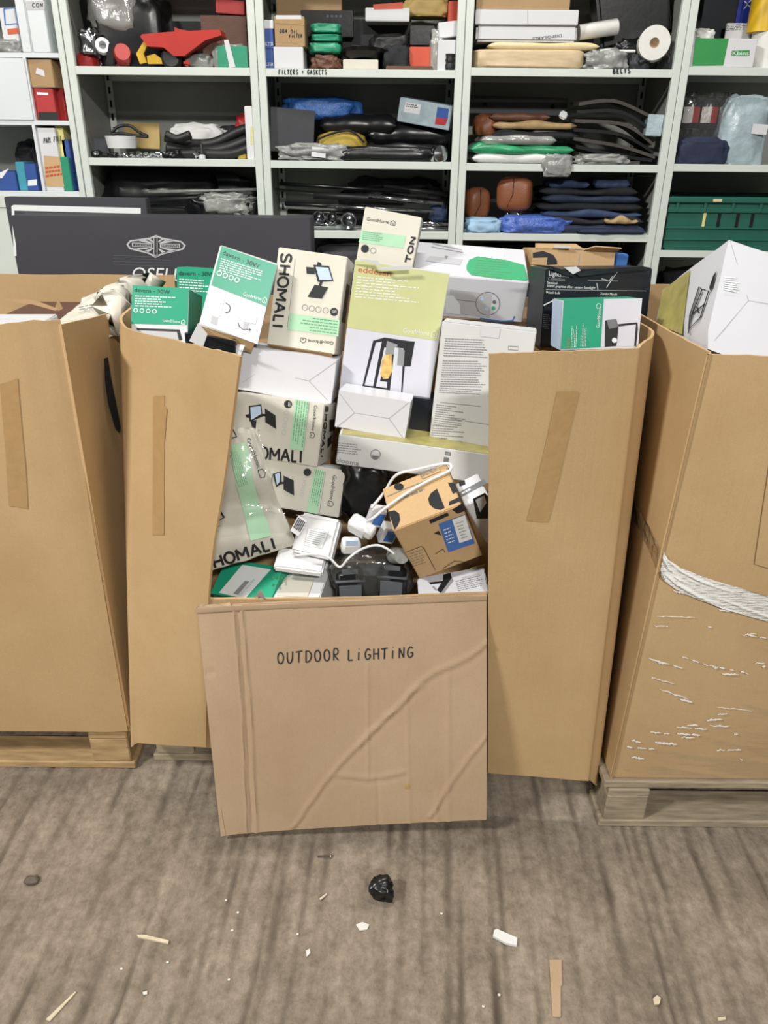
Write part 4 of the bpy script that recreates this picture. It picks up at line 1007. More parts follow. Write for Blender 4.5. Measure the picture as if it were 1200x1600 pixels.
S.lines(cA(320, 1400), cA(445, 1262), cA(300, 1395), 2, 'print_midgrey', 27, .3, off=.0014)
S = p.front()
S.polys([('card_white', mp(cA, [(360, 1480), (470, 1340), (530, 1475)]))], 'white_corner')
S.strokes('print_black', [mp(cA, [(425, 1440), (460, 1400), (455, 1450), (500, 1420), (495, 1470)])], 2.2, 'printed_mark')
S = p.right()
for k in range(6): S.disc('print_emerald', cA(560 + 30 * (k % 3), 1260 + 55 * (k // 3)), 2.2, 10)

# ---- things lying loose at the bottom of the slit
def crushed_box():
    r = root('crushed_floodlight_box', 'crushed beige floodlight box in torn clear plastic against the slit edge', 'box', GRP, tuple(at(390, 790, Y=1.58)))
    rows = [[(345, 672, 1.60), (372, 668, 1.595), (402, 670, 1.60)], [(338, 716, 1.575), (378, 708, 1.565), (413, 712, 1.58)], [(333, 762, 1.55), (380, 752, 1.54), (424, 752, 1.56)],
            [(330, 800, 1.548), (385, 790, 1.55), (437, 788, 1.565)], [(326, 850, 1.50), (390, 840, 1.495), (459, 838, 1.535)], [(324, 893, 1.49), (390, 874, 1.488), (461, 851, 1.53)]]
    S = GridSurf([[at(*q[:2], Y=q[2]) for q in rw] for rw in rows], r)
    G = np.array([[S.pt((j / 30, i / 40), .004 * noise.noise((j * .25, i * .2, 3)) + .004 * math.exp(-((i - 25 - j * .1) / 1.5) ** 2)) for j in range(31)] for i in range(41)])
    V, Fc, fm = slab(G, .075); wchild('body', V, Fc, ['card_beige', 'card_beige'], r, fm, smooth=True)
    base = S.ev; T = Surf(lambda u, v: S.pt((u, v), .005), r)
    T.quad('print_mint', mp(cA, [(245, 265), (362, 250), (548, 945), (392, 985)]), 12, 'mint_panel', .001)
    T.lines(cA(300, 585), cA(225, 300), cA(375, 560), 6, 'print_mint_dark', 31, .3, word=.07, off=.002)
    T.text('GoodHome', cA(362, 222), cA(440, 440), cA(385, 208), 'print_black', .01, .002)
    T.strokes('print_black', [mp(cA, [(445, 455), (462, 508), (495, 505), (500, 470), (478, 446), (445, 455)])], 1.2, 'house_icon', .002)
    geo(T, 'SHOMALI', cA(30, 1215), cA(585, 1035), cA(5, 1140), 3.8, off=.0025)
    T.strokes('print_black', [mp(cA, [(120, 690), (195, 810), (130, 850), (160, 880)])], 3, 'lamp_picture', .002)
    T.strokes('print_black', [mp(cA, [(225, 220), (290, 205), (262, 150)])], 2, 'lamp_picture', .002)
    V = []
    for i in range(41):
        for j in range(31):
            V.append(S.pt((j / 30, .06 + .72 * i / 40), .008 + .007 * max(0, noise.noise((j * .12, i * .2, 8))) + .001 * noise.noise((j * .5, i * .5, 2))))
    wchild('plastic_film', V, grid_faces(41, 31), 'clear_bag', r, smooth=True, label='torn clear plastic film')
crushed_box()
def twin_lamp():
    c = at(580, 905, Y=1.505)
    r = root('bagged_lamp', 'black twin-headed lamp sealed in a clear plastic bag', 'lamp', GRP, tuple(c))
    for k, (px, py, rz) in enumerate(((546, 908, .12), (615, 902, -.15))):
        q = at(px, py, Y=1.505); T = Matrix.Translation(Vector(q) - Vector(c)) @ Matrix.Rotation(rz, 4, 'Z') @ Matrix.Rotation(-.25, 4, 'X')
        bm = bmesh.new(); box_bm(bm, (0, 0, -.012), (.062, .06, .085), bev=.008); box_bm(bm, (0, 0, .026), (.048, .05, .03), bev=.008)
        h = link('lamp_head', bm_mesh('lamp_head', bm, 'black_plastic', True), r, mw=T)
        bm = bmesh.new(); box_bm(bm, (0, -.003, .008), (.068, .064, .006), bev=.002); box_bm(bm, (0, -.0305, .03), (.036, .003, .012), bev=.001); box_bm(bm, (0, -.034, -.02), (.05, .003, .04), bev=.001)
        link('lens_rim', bm_mesh('lens_rim', bm, 'grey_plastic', True), h)
    bm = bmesh.new(); box_bm(bm, (0, .035, -.02), (.17, .05, .07), bev=.012); link('lamp_body', bm_mesh('lamp_body', bm, 'black_matt', True), r)
    link('clear_bag', lump_me('clear_bag', (.19, .10, .125), 'clear_bag', 4, .14, 2.0, .7, 4, False, .05), r, mw=Matrix.Translation((.0, .022, -.058)))
    v = at(622, 868, Y=1.47) - c
    bm = bmesh.new(); bmesh.ops.create_cone(bm, segments=18, radius1=.019, radius2=.017, depth=.045, cap_ends=True, matrix=Matrix.Translation(v) @ Matrix.Rotation(.7, 4, 'Y') @ Matrix.Rotation(1.0, 4, 'X'))
    link('white_cap', bm_mesh('white_cap', bm, 'wrap_grey', True), r)
twin_lamp()
p = Pack('white_cord', 'power_supply', 'flat white power supply with a printed rating label', 'white_plastic', .006, 'power supply')
S = p.top()
S.polys([('print_lightgrey', mp(cA, [(820, 885), (985, 905), (930, 1045), (790, 1020)])), ('print_white', mp(cA, [(826, 890), (978, 909), (926, 1040), (797, 1016)]))], 'rating_label')
S.lines(cA(800, 1000), cA(930, 1030), cA(845, 900), 7, 'print_grey', 33, .3, off=.0016)
S.strokes('print_lightgrey', [mp(cA, [(735, 790), (1065, 850), (985, 1060)])], .9, 'moulded_groove')
# slim white tray under it, foil-wrapped end piece, grey box at the very bottom
def frame_at(px, py, Y, ypr): 
    return Matrix.Translation(at(px, py, Y=Y)) @ Matrix.Rotation(math.radians(ypr[0]), 4, 'Z') @ Matrix.Rotation(math.radians(ypr[1]), 4, 'X') @ Matrix.Rotation(math.radians(ypr[2]), 4, 'Y')
link('slim_white_tray', box_me('slim_white_tray', (.11, .06, .018), 'white_plastic', .004), None, 'slim white plastic tray poking out below the power supply', 'tray', GRP, mw=frame_at(470, 878, 1.50, (-8, 20, 4)))
o = link('grey_light_box', box_me('grey_light_box', (.105, .14, .12), 'card_grey', .002), None, 'plain grey-white box end beside the green box at the slit edge', 'box', GRP, mw=frame_at(480, 935, 1.52, (-10, 12, -3)))
link('brown_flap', box_me('brown_flap', (.07, .06, .002), 'card_beige', 0), o, mw=Matrix.Translation((-.01, -.03, .0612)))
o = link('barcode_tag', box_me('barcode_tag', (.024, .004, .04), 'card_white', .001), None, 'small barcode tag between crushed box and power supply', 'tag', mw=frame_at(467, 822, 1.47, (-20, -15, 25)))
for k in range(5): link('barcode', box_me('barcode', (.002, .0008, .026), 'print_black', 0), o, mw=Matrix.Translation((-.008 + .004 * k, -.0026, .004)))
# white plugs with a looping flex
def plug():
    c = at(562, 822, Y=1.475)
    r = root('mains_plug', 'white mains plug with a long looping flex', 'plug', None, tuple(c))
    bm = bmesh.new(); box_bm(bm, (0, 0, 0), (.046, .034, .04), rot=Euler((.5, .35, -.4)).to_matrix(), bev=.006); link('plug_body', bm_mesh('plug_body', bm, 'white_plastic', True), r)
    bm = bmesh.new(); box_bm(bm, (.018, -.012, -.004), (.03, .026, .03), rot=Euler((.5, .35, -.4)).to_matrix(), bev=.004); link('plug_cover', bm_mesh('plug_cover', bm, 'white_plastic', True), r)
    K = FITTOP
    P = [at(574, 815, Y=1.455), at(585, 808, Y=1.445), K(604, 797, .007), K(640, 772, .007), K(672, 754, .007), K(700, 741, .007), K(707, 735, .008), K(704, 729, .008), K(690, 729, .008), K(655, 738, .010), K(622, 748, .012), at(600, 770, Y=1.53), at(580, 794, Y=1.50)]
    tube_obj('flex', smooth_path(P, 6), .0033, 'white_plastic', r)
    P = [at(462, 868, Y=1.46), at(495, 866, Y=1.455), at(515, 872, Y=1.45), at(531, 886, Y=1.445), at(545, 872, Y=1.44), at(565, 858, Y=1.45), at(590, 852, Y=1.455), at(612, 862, Y=1.455), at(624, 876, Y=1.455)]
    tube_obj('flex', smooth_path(P, 6), .0028, 'white_plastic', r)
    bm = bmesh.new(); box_bm(bm, Vector(at(548, 852, Y=1.47) - c), (.04, .03, .032), rot=Euler((.3, .1, .2)).to_matrix(), bev=.005); link('socket_block', bm_mesh('socket_block', bm, 'white_plastic', True), r)
    bm = bmesh.new(); box_bm(bm, Vector(at(550, 848, Y=1.452) - c), (.026, .004, .014), rot=Euler((.3, .1, .2)).to_matrix()); link('socket_recess', bm_mesh('socket_recess', bm, 'print_paleblue'), r)
kS = planar(*[np.array(pose('kraft')[0] @ Vector((x * pose('kraft')[1][0] / 2, y * pose('kraft')[1][1] / 2, pose('kraft')[1][2] / 2))) for x, y in ((-1, -1), (1, -1), (-1, 1))], None)
def FITTOP(px, py, off): return kS.pt(kS.uv(px, py), off)
plug()
for k, (px, py, Y, ypr, lab) in enumerate(((588, 806, 1.525, (10, 15, 14), 'small blue and white packet behind the mains plug'), (606, 832, 1.50, (12, 20, 16), 'small blue and white packet leaning on the tilted brown box'))):
    o = link('bulb_packet', box_me('bulb_packet', (.034, .024, .046), 'card_white', .001), None, lab, 'packet', 'blue and white packets', mw=frame_at(px, py, Y, ypr))
    link('blue_print', box_me('blue_print', (.022, .0006, .032), 'print_blue', 0), o, mw=Matrix.Translation((.003, -.0124, 0)))
# deep-lying plain cartons that carry the heap
for i, (x, y, z, s, a) in enumerate(((-.30, 1.97, .148, (.50, .62, .52), 2), (.24, 1.98, .148, (.50, .62, .60), -2), (.30, 2.12, .752, (.44, .40, .32), 1), (-.38, 2.10, .672, (.32, .42, .37), -1), (-.02, 2.08, .672, (.26, .36, .28), 2))):
    link('plain_carton', box_me('plain_carton', s, 'kraft_dark', .003, base=True), None, ('plain brown carton glimpsed under the crushed beige box', 'plain brown carton glimpsed under the tilted brown box', 'plain brown carton hidden under the long green-oval box', 'plain brown carton hidden under the green security-light boxes', 'plain brown carton hidden behind the lantern box')[i], 'carton', 'plain cartons buried under the heap', mw=Matrix.Translation((x, y, z)) @ Matrix.Rotation(math.radians(a), 4, 'Z'))
link('dark_gap_lump', lump_me('dark_gap_lump', (.12, .10, .16), 'black_plastic', 6, .2, 3, .7, 4, True, .1), None, 'black lump painted in for the dark gap beside the lowest floodlight box', 'bag', mw=Matrix.Translation(at(572, 800, Y=1.63)))  # black lump added where the heap has only a dark hole
link('dark_carton', box_me('dark_carton', (.10, .10, .12), 'card_navy', .002), None, 'dark box between lantern box and instruction-covered box', 'box', GRP, mw=frame_at(657, 655, 1.76, (-4, -6, 6)))

o = root('open_black_box', 'open box with white flap and black inside below the tilted green box', 'box', GRP, tuple(at(*c6(480, 560), Y=1.70)))
c = at(*c6(470, 575), Y=1.72)
wchild('body', [c + np.array(q) for q in ((-.05, -.02, -.07), (.06, -.02, -.07), (.06, .06, -.07), (-.05, .06, -.07), (-.05, -.02, .035), (.06, -.02, .02), (.06, .06, .02), (-.05, .06, .035))], [(0, 1, 5, 4), (1, 2, 6, 5), (2, 3, 7, 6), (3, 0, 4, 7), (4, 5, 6, 7), (3, 2, 1, 0)], 'card_navy', o)
board('white_flap', [at(*c6(*q), Y=1.655) for q in ((365, 545), (408, 458), (455, 512), (432, 578))], o, 'card_white')
board('brown_flap', [at(*c6(*q), Y=1.66) for q in ((440, 480), (560, 530), (600, 545), (575, 540), (500, 520))], o, 'kraft_dark')
# ---- cluster over the unslit half
p = Pack('kraft_dots', 'kraft_box', 'torn brown box with dark half disc behind the black floodlight box', 'kraft_print')
S = p.front()
S.polys([('print_black', mp(c8, [(150, 100), (195, 92), (240, 108), (258, 135), (258, 152), (212, 154), (215, 120), (150, 122)]))], 'half_disc')
S.strokes('crease', [mp(c8, [(358, 100), (352, 158)]), mp(c8, [(330, 82), (400, 88), (470, 84)])], 1, 'flap_crease')
board('top_flap', [p.w(-.95, -1, 1), p.w(.2, -1, 1), p.w(.15, -.2, 1.25), p.w(-.85, -.2, 1.25)], p.o, 'kraft_print')
board('top_flap', [p.w(.2, -1, 1), p.w(1.0, -1, .9), p.w(1.05, -1.4, 1.15), p.w(.4, -1.5, 1.25)], p.o, 'kraft_print')
board('white_label', [at(*c8(*q), Y=2.02) for q in ((245, 66), (320, 70), (320, 80), (245, 77))], p.o, 'card_white')
p = Pack('black_box', 'floodlight_box', 'glossy black floodlight box with a ragged torn top', 'card_navy')
S = p.front()
S.text('Lights', c8(221, 201), c8(276, 207), c8(222, 181), 'print_white', .02); S.text('Site', c8(280, 207), c8(312, 211), c8(281, 189), 'print_grey', 0)
S.text('Collection', c8(217, 222), c8(292, 227), c8(218, 207), 'print_grey', 0)
S.text('Sentinel', c8(213, 238), c8(258, 241), c8(214, 227), 'print_white', .01)
S.text('500W graphite effect sensor floodlight', c8(212, 253), c8(428, 262), c8(213, 242), 'print_white', .005)
S.strokes('print_grey', [mp(c8, [(208, 264), (655, 270)]), mp(c8, [(395, 222), (530, 226)])], .9)
S.text('Watch bulb', c8(207, 281), c8(270, 284), c8(208, 271), 'print_white', .005); S.text('Zonder Mouds', c8(450, 288), c8(525, 290), c8(451, 277), 'print_white', .005)
S.strokes('print_white', [mp(c8, [(198, 334), (238, 314)])], 1.6, 'lamp_picture')
S.lines(c8(192, 440), c8(225, 442), c8(196, 372), 8, 'print_midgrey', 41, .3, word=.3)
p.fpanel('left', 'dark_grey')
board('torn_flap', [at(*c8(*q), Y=1.772) for q in ((140, 152), (225, 158), (300, 180), (340, 206), (300, 200), (215, 168))], p.o, 'card_navy')
board('torn_flap', [at(*c8(*q), Y=1.775) for q in ((340, 190), (470, 172), (640, 160), (680, 168), (600, 178), (480, 190), (360, 206))], p.o, 'card_navy')
board('torn_paper', [at(*c8(*q), Y=1.77) for q in ((290, 165), (345, 162), (365, 178), (330, 196))], p.o, 'card_white')
S.strokes('print_lightgrey', [mp(c8, [(530, 182), (505, 215), (478, 255)]), mp(c8, [(455, 215), (490, 225), (505, 205)]), mp(c8, [(435, 235), (440, 265)])], 1.3, 'crease_wear')
p = Pack('green_lamp', 'solar_lamp_box', 'green and white box with a black angled wall lamp picture', 'card_white')
S = p.front()
S.polys([('card_green', mp(c8, [(288, 312), (466, 306), (452, 522), (274, 530)]))], 'green_panel', .0006); S.polys([('print_lilac', mp(c8, [(467, 306), (638, 303), (620, 516), (453, 522)]))], 'white_panel', .0006)
S.text('GoodHome', c8(446, 434), c8(455, 350), c8(432, 434), 'print_white', .01)
S.strokes('print_white', [mp(c8, [(452, 346), (454, 330), (440, 326), (432, 338), (436, 348), (452, 346)])], 1, 'house_icon', .0014)
S.lines(c8(345, 522), c8(350, 400), c8(318, 522), 4, 'print_white', 42, .3, word=.12, full=.4); S.lines(c8(388, 518), c8(392, 400), c8(360, 518), 4, 'print_white', 43, .3, word=.12, full=.4)
S.text('solar', c8(312, 524), c8(316, 476), c8(296, 524), 'print_gold', .02)
S.polys([('print_black', mp(c8, [(472, 402), (522, 396), (532, 436), (522, 516), (470, 520)])), ('print_midgrey', mp(c8, [(478, 400), (520, 396), (528, 432), (490, 440)])), ('print_black', mp(c8, [(530, 418), (616, 410), (618, 440), (610, 516), (602, 516), (610, 418), (532, 428)]))], 'lamp_picture', .0012)
S.disc('print_white', c8(513, 490), 4, 14, off=.0022)
p.fpanel('left', 'print_paleblue'); p.fpanel('top', 'card_green')
link('blue_packet', box_me('blue_packet', (.03, .03, .06), 'print_blue', .002), None, 'small bright blue packet beside the torn brown box', 'packet', mw=frame_at(967, 415, 2.06, (6, 0, 3)))

# ---- inside the film-wrapped carton
p = Pack('right_white', 'big_white_box', 'big white box with gold band leaning in the film-wrapped carton', 'card_white_gloss', group=None, sub=5, amp=.0025)
for v in p.o.data.vertices:
    q = p.Mx @ v.co
    if q.z < 1.19 and q.x < .592: q.x = .592; v.co = p.Mx.inverted() @ q       # pressed against the carton wall
S = p.left()
S.polys([('print_gold', mp(c8, [(733, 268), (858, 178), (822, 466), (708, 420)]))], 'gold_band', .003)
S.strokes('print_black', [mp(c8, [(852, 462), (858, 380), (900, 252), (912, 268), (868, 380), (858, 440), (905, 390), (942, 272), (905, 262)]), mp(c8, [(868, 378), (925, 330)]), mp(c8, [(890, 340), (898, 372)])], 1.8, 'lamp_picture', .0035)
S.polys([('print_black', mp(c8, [(945, 255), (962, 205), (978, 182), (960, 255), (948, 272)]))], 'lamp_picture', .0035)
S = p.front()
flaps(S, c8, [[(1030, 45), (1112, 314), (1200, 328)], [(1112, 314), (935, 522)]], 1.1)
S.strokes('print_white', [mp(c8, [(1000, 212 + 9 * k), (1050 + 8 * (k % 3), 216 + 10 * k)]) for k in range(7)], 1.6, 'clear_tape', .0032)

# ---- inside the slotted carton
LG = None
link('white_box', box_me('white_box', (.30, .26, .30), 'card_white', .003), None, 'white box sunk inside the slotted carton', 'box', mw=Matrix.Translation((-.945, 1.76, .972)) @ Matrix.Rotation(.05, 4, 'Z'))
o = root('brown_flap_box', 'brown box with a raised lid flap inside the slotted carton', 'box', None, tuple(at(95, 495, Y=1.95)))
c = at(95, 495, Y=1.95)
wchild('body', [c + np.array(q) for q in ((-.15, -.06, -.25), (.05, -.06, -.25), (.05, .2, -.25), (-.15, .2, -.25), (-.15, -.06, 0), (.05, -.06, 0), (.05, .2, 0), (-.15, .2, 0))], [(0, 1, 5, 4), (1, 2, 6, 5), (2, 3, 7, 6), (3, 0, 4, 7), (4, 5, 6, 7)], 'leather_dark', o)
board('lid_flap', [at(*c5(*q), Y=1.90) for q in ((8, 422), (130, 430), (215, 462), (210, 470), (120, 445), (45, 438))], o, 'kraft_dark')
board('lid_flap', [at(*c5(*q), Y=1.93) for q in ((205, 460), (218, 425), (235, 462), (220, 470))], o, 'kraft_dark')
def crumpled_pack():
    r = root('crumpled_light_box', 'crumpled white box with upside-down lettering slumped in the slotted carton', 'box', None, tuple(at(150, 480, Y=1.9)))
    rows = [[(130, 464, 2.05), (165, 452, 2.06), (205, 449, 2.05), (235, 447, 2.1)], [(120, 478, 1.98), (160, 462, 1.97), (210, 459, 1.97), (238, 454, 2.02)], [(92, 500, 1.86), (140, 490, 1.85), (190, 480, 1.86), (194, 467, 1.95)], [(70, 510, 1.80), (110, 503, 1.76), (172, 492, 1.80), (168, 489, 1.84)]]
    # keep it clear of the carton wall
    P = [[at(a, b, Y=y) for a, b, y in rw] for rw in rows]
    S = GridSurf(P, r)
    G = np.array([[S.pt((j / 26, i / 26), .005 * noise.noise((j * .25, i * .25, 7)) + .002 * noise.noise((j * .6, i * .6, 2))) for j in range(27)] for i in range(27)])
    V, Fc, fm = slab(G, .05); wchild('body', V, Fc, ['card_cream', 'card_cream'], r, fm, smooth=True)
    T = Surf(lambda u, v: S.pt((u, v), .008), r)
    T.text('OHA', c5(488, 378), c5(365, 402), c5(490, 400), 'print_black', .012, .002)
    T.quad('print_yellow', mp(c5, [(390, 418), (470, 405), (468, 432), (375, 452)]), 5, 'yellow_panel', .002)
    T.lines(c5(300, 470), c5(480, 440), c5(295, 455), 2, 'print_midgrey', 51, .4, word=.12)
crumpled_pack()

# ================================================================== DARK PANELS BEHIND THE CARTONS
def charcoal_panel():
    x0, x1 = at(24, 380, Y=2.78)[0], at(487, 395, Y=2.78)[0]; zt = at(250, 339, Y=2.78)[2]
    o = link('charcoal_carton', box_me('charcoal_carton', (x1 - x0, .13, zt), 'board_charcoal', .003, base=True), None, 'wide flat charcoal carton with a winged flag emblem behind the green boxes', 'carton', mw=Matrix.Translation(((x0 + x1) / 2, 2.845, 0)))
    S = planar((x0, 2.78, 0), (x1, 2.78, 0), (x0, 2.78, zt), o)
    k5 = lambda pts: mp(c5, pts)
    hexo = [(474, 220), (487, 205), (560, 195), (585, 185), (610, 195), (682, 208), (697, 224), (688, 240), (612, 258), (583, 271), (556, 256), (485, 238)]
    hexi = [(481, 221), (492, 210), (562, 201), (585, 192), (608, 201), (678, 213), (690, 225), (682, 235), (610, 252), (583, 263), (558, 250), (490, 232)]
    g = 'print_lightgrey'
    S.polys([(g, k5(hexo)), ('board_charcoal', k5(hexi)), (g, k5([(495, 213), (570, 217), (570, 231), (495, 229)])), (g, k5([(600, 218), (675, 218), (675, 233), (600, 232)])), ('board_charcoal', k5([(500, 216), (566, 220), (566, 228), (500, 226)])), ('board_charcoal', k5([(604, 221), (671, 221), (671, 230), (604, 229)])),
             (g, k5([(520, 207), (545, 203), (577, 217), (560, 217)])), (g, k5([(552, 201), (565, 199), (577, 210), (577, 215)])), (g, k5([(620, 204), (650, 210), (610, 218), (595, 217)])), (g, k5([(605, 200), (615, 202), (595, 213), (594, 208)])),
             (g, k5([(505, 234), (530, 240), (575, 232), (560, 231)])), (g, k5([(540, 245), (558, 249), (577, 236), (577, 232)])), (g, k5([(600, 233), (625, 234), (665, 239), (640, 245)])), (g, k5([(594, 236), (600, 236), (622, 248), (608, 252)])),
             (g, k5([(577, 193), (592, 193), (592, 262), (577, 262)])), ('board_charcoal', k5([(580, 196), (589, 196), (589, 259), (580, 259)]))], 'emblem', .0008, label='winged flag emblem in pale grey')
    S.text('DAVID', c5(510, 226), c5(562, 227), c5(510, 219), g, 0, .006); S.text('BROWN', c5(608, 228), c5(668, 229), c5(608, 221), g, 0, .006)
    S.text('OSELLI', c5(494, 352), c5(690, 358), c5(500, 306), 'print_white', .03)
    S.strokes('print_midgrey', [k5([(425, 262 + 11 * k), (640, 268 + 11 * k)]) for k in range(4)], .35, 'printed_line')
    xb0, xb1 = at(10, 330, Y=2.99)[0], at(229, 322, Y=2.99)[0]; zb = at(120, 309, Y=2.99)[2]
    o = link('framed_board', box_me('framed_board', (xb1 - xb0, .05, zb), 'board_charcoal', .002, base=True), None, 'charcoal framed board with a white line, standing behind the flat charcoal carton', 'board', mw=Matrix.Translation(((xb0 + xb1) / 2, 3.015, 0)))
    S = planar((xb0, 2.99, 0), (xb1, 2.99, 0), (xb0, 2.99, zb), o)
    S.polys([('print_white', [(22, 320), (220, 325), (220, 334), (22, 329)]), ('print_white', [(18, 322), (22, 320), (26, 400), (22, 400)])], 'white_border', .001)
charcoal_panel()

# ================================================================== WHAT STANDS ON THE SHELVES
Z1 = dict(a=1.758, b=1.447, c=1.18); Z2 = dict(a=1.757, b=1.444, c=1.185); Z3 = dict(a=1.766, b=1.441, c=1.182); Z4 = dict(a=1.775, b=1.446, c=1.124)
def fitbox(px0, px1, pyt, Y, zb):
    pm = (px0 + px1) / 2; zt = at(pm, pyt, Y=Y)[2]; pb = proj((at(pm, pyt, Y=Y)[0], Y, zb))[1]; ym = (pyt + pb) / 2
    return at(px0, ym, Y=Y)[0], at(px1, ym, Y=Y)[0], zt
def cart(name, label, cat, px0, px1, pyt, Y, dep, zb, m, group=None, rz=0, bev=.002):
    x0, x1, zt = fitbox(px0, px1, pyt, Y, zb)
    o = link(name, box_me(name, (x1 - x0, dep, zt - zb), m, bev, base=True), None, label, cat, group, mw=Matrix.Translation(((x0 + x1) / 2, Y + dep / 2, zb)) @ Matrix.Rotation(rz, 4, 'Z'))
    o['z_top'] = zt
    return o, planar((x0, Y, zb), (x1, Y, zb), (x0, Y, zt), o)
def bag(name, label, cat, px0, px1, pyt, Y, dep, zb, m, seed=1, amp=.15, freq=3, boxy=.6, group=None, flat=True, fine=.06, sub=4, rz=0, ry=0):
    x0, x1, zt = fitbox(px0, px1, pyt, Y, zb)
    return link(name, lump_me(name, (x1 - x0, dep, zt - zb), m, seed, amp, freq, boxy, sub, flat, fine), None, label, cat, group, mw=Matrix.Translation(((x0 + x1) / 2, Y + dep / 2, zb)) @ Matrix.Rotation(rz, 4, 'Z') @ Matrix.Rotation(ry, 4, 'Y'))
def clear_z(o):
    if 'z_top' in o: del o['z_top']
def wbox(name, label, cat, cpx, cpy, Y, size, ypr, m, group=None, bev=.002):
    return link(name, box_me(name, size, m, bev), None, label, cat, group, mw=frame_at(cpx, cpy, Y, ypr))
def rod(name, label, cat, A, B, Y0, Y1, r, m, group=None, mid=None):
    P = [at(*A, Y=Y0)] + ([at(*mid, Y=(Y0 + Y1) / 2)] if mid else []) + [at(*B, Y=Y1)]
    return tube_obj(name, smooth_path(P, 6) if mid else P, r, m, None, label, cat, group, 10)
def cyl_obj(name, label, cat, cpx, cpy, Y, prof, ypr, m, group=None, fmats=None, n=24):
    return link(name, lathe_me(name, prof, m, n, fmats=fmats), None, label, cat, group, mw=frame_at(cpx, cpy, Y, ypr))
def folded(name, label, cat, px0, px1, pyt, Y, dep, zb, m, seed=1, group=None, sag=.01, m2=None, waves=1.0):
    """a folded length of cloth or trim: rounded slab with a bulging, wavy front fold"""
    x0, x1, zt = fitbox(px0, px1, pyt, Y, zb); h = zt - zb; V = []; nu, nv = 28, 10
    prof = [(math.cos(a) , math.sin(a)) for a in [math.pi / 2 + math.pi * k / nv for k in range(nv + 1)]]
    for j in range(nu + 1):
        t = j / nu; x = x0 + (x1 - x0) * t; e = min(1, min(t, 1 - t) * 12) ** .5
        dz = sag * waves * noise.noise((t * 3 + seed, seed, 0)); dy = .012 * noise.noise((t * 4, seed, 3))
        for (cx_, sz_) in [(6, 1)] + prof + [(6, -1)]:
            y = Y + .5 * h + dy + (dep if cx_ == 6 else cx_ * .5 * h)
            V.append((x - x0, y - Y, max(0, h / 2 + sz_ * h / 2 * e + dz * (1 + sz_) / 2)))
    nc = nv + 3
    me = mesh(name, V, grid_faces(nu + 1, nc) + [tuple(range(nc)), tuple(nu * nc + k for k in range(nc))[::-1]], m, smooth=True)
    return link(name, me, None, label, cat, group, mw=Matrix.Translation((x0, Y, zb)))
def c1(x, y): return (x * .35, y * .35)
def c2(x, y): return (390 + x * .2833, y * .2833)
def c3(x, y): return (700 + x * .3, y * .3)

# ---- pigeonholes
zA, zB, zC = 1.8005, 1.5755, 1.3245
o, S = cart('white_drawer_box', 'white drawer box with a paper name label, top pigeonhole', 'box', 40, 84, -6, 3.305, .33, zA, 'white_melamine')
S.polys([('print_lightgrey', mp(c1, [(150, 6), (232, 4), (232, 44), (155, 46)]))], 'name_label'); handwrite(S, 'CON', c1(175, 32), c1(228, 32), c1(175, 14), 1.2)
o, S = cart('blue_packet', 'white packet with blue border at the edge of the top pigeonhole', 'packet', 3, 28, 12, 3.33, .08, zA, 'card_white')
S.strokes('print_blue', [mp(c1, [(18, 38), (72, 34), (80, 105), (24, 110), (18, 38)])], 2.5, 'blue_border'); S.quad('print_rust', mp(c1, [(32, 130), (85, 124), (86, 150), (36, 155)]), name='orange_print')
bag('foil_pouch', 'crumpled silver foil pouch lying in the top pigeonhole', 'pouch', -20, 33, 58, 3.31, .1, zA, 'wrap_grey', 2, .2)
o, S = cart('red_box', 'red box standing under a brown box in a pigeonhole', 'box', 53, 86, 137, 3.32, .2, zB, 'red_card'); S.quad('print_black', mp(c1, [(172, 500), (258, 500), (262, 538), (175, 538)]), name='dark_base'); S.quad('print_white', mp(c1, [(165, 412), (215, 414), (215, 424), (166, 422)]), name='lettering_bar')
o2, S = cart('brown_box', 'brown box with a white sticker on top of the red box', 'box', 45, 86, 93, 3.312, .2, o['z_top'], 'kraft_dark', rz=-.06); S.quad('card_white', mp(c1, [(165, 302), (215, 320), (212, 346), (160, 328)]), name='sticker')
cart('red_box', 'dark red box behind the brown box in a pigeonhole', 'box', 86, 101, 138, 3.36, .15, zB, 'red_card')
o, S = cart('paper_file', 'white magazine file marked in pen, low pigeonhole', 'file', 63, 93, 200, 3.315, .25, zC, 'card_white'); handwrite(S, 'PARL FILT', c1(195, 640), c1(275, 628), c1(195, 618), 1.1)
S.quad('kraft_print', mp(c1, [(195, 695), (272, 700), (290, 835), (205, 832)]), name='kraft_panel', off=.001); S.lines(c1(205, 795), c1(280, 785), c1(202, 742), 3, 'print_rust', 61, .5, word=.2, off=.002)
cart('yellow_carton', 'thin carton with yellow top beside the magazine file', 'box', 93, 105, 196, 3.33, .2, zC, 'print_yellow')
cart('blue_green_carton', 'thin carton with blue end beside the yellow-topped carton', 'box', 105, 116, 218, 3.33, .2, zC, 'card_blue')
cart('green_carton', 'small green carton before the blue-ended carton', 'box', 97, 110, 245, 3.31, .015, zC, 'pack_green')
o, S = cart('blue_carton', 'flat blue carton with white corner in the low pigeonhole', 'box', -15, 26, 268, 3.32, .15, zC, 'card_blue'); S.quad('print_white', mp(c1, [(0, 770), (40, 752), (10, 795), (0, 795)]), name='white_corner')
cart('cyan_carton', 'cyan carton between two dark blue cartons', 'box', 27, 41, 253, 3.33, .1, zC, 'card_cyan')
o, S = cart('navy_carton', 'dark blue carton with white labels in the low pigeonhole', 'box', 41, 58, 256, 3.32, .15, zC, 'card_blue'); S.quad('print_white', mp(c1, [(125, 805), (165, 800), (165, 828), (125, 830)]), name='white_label')
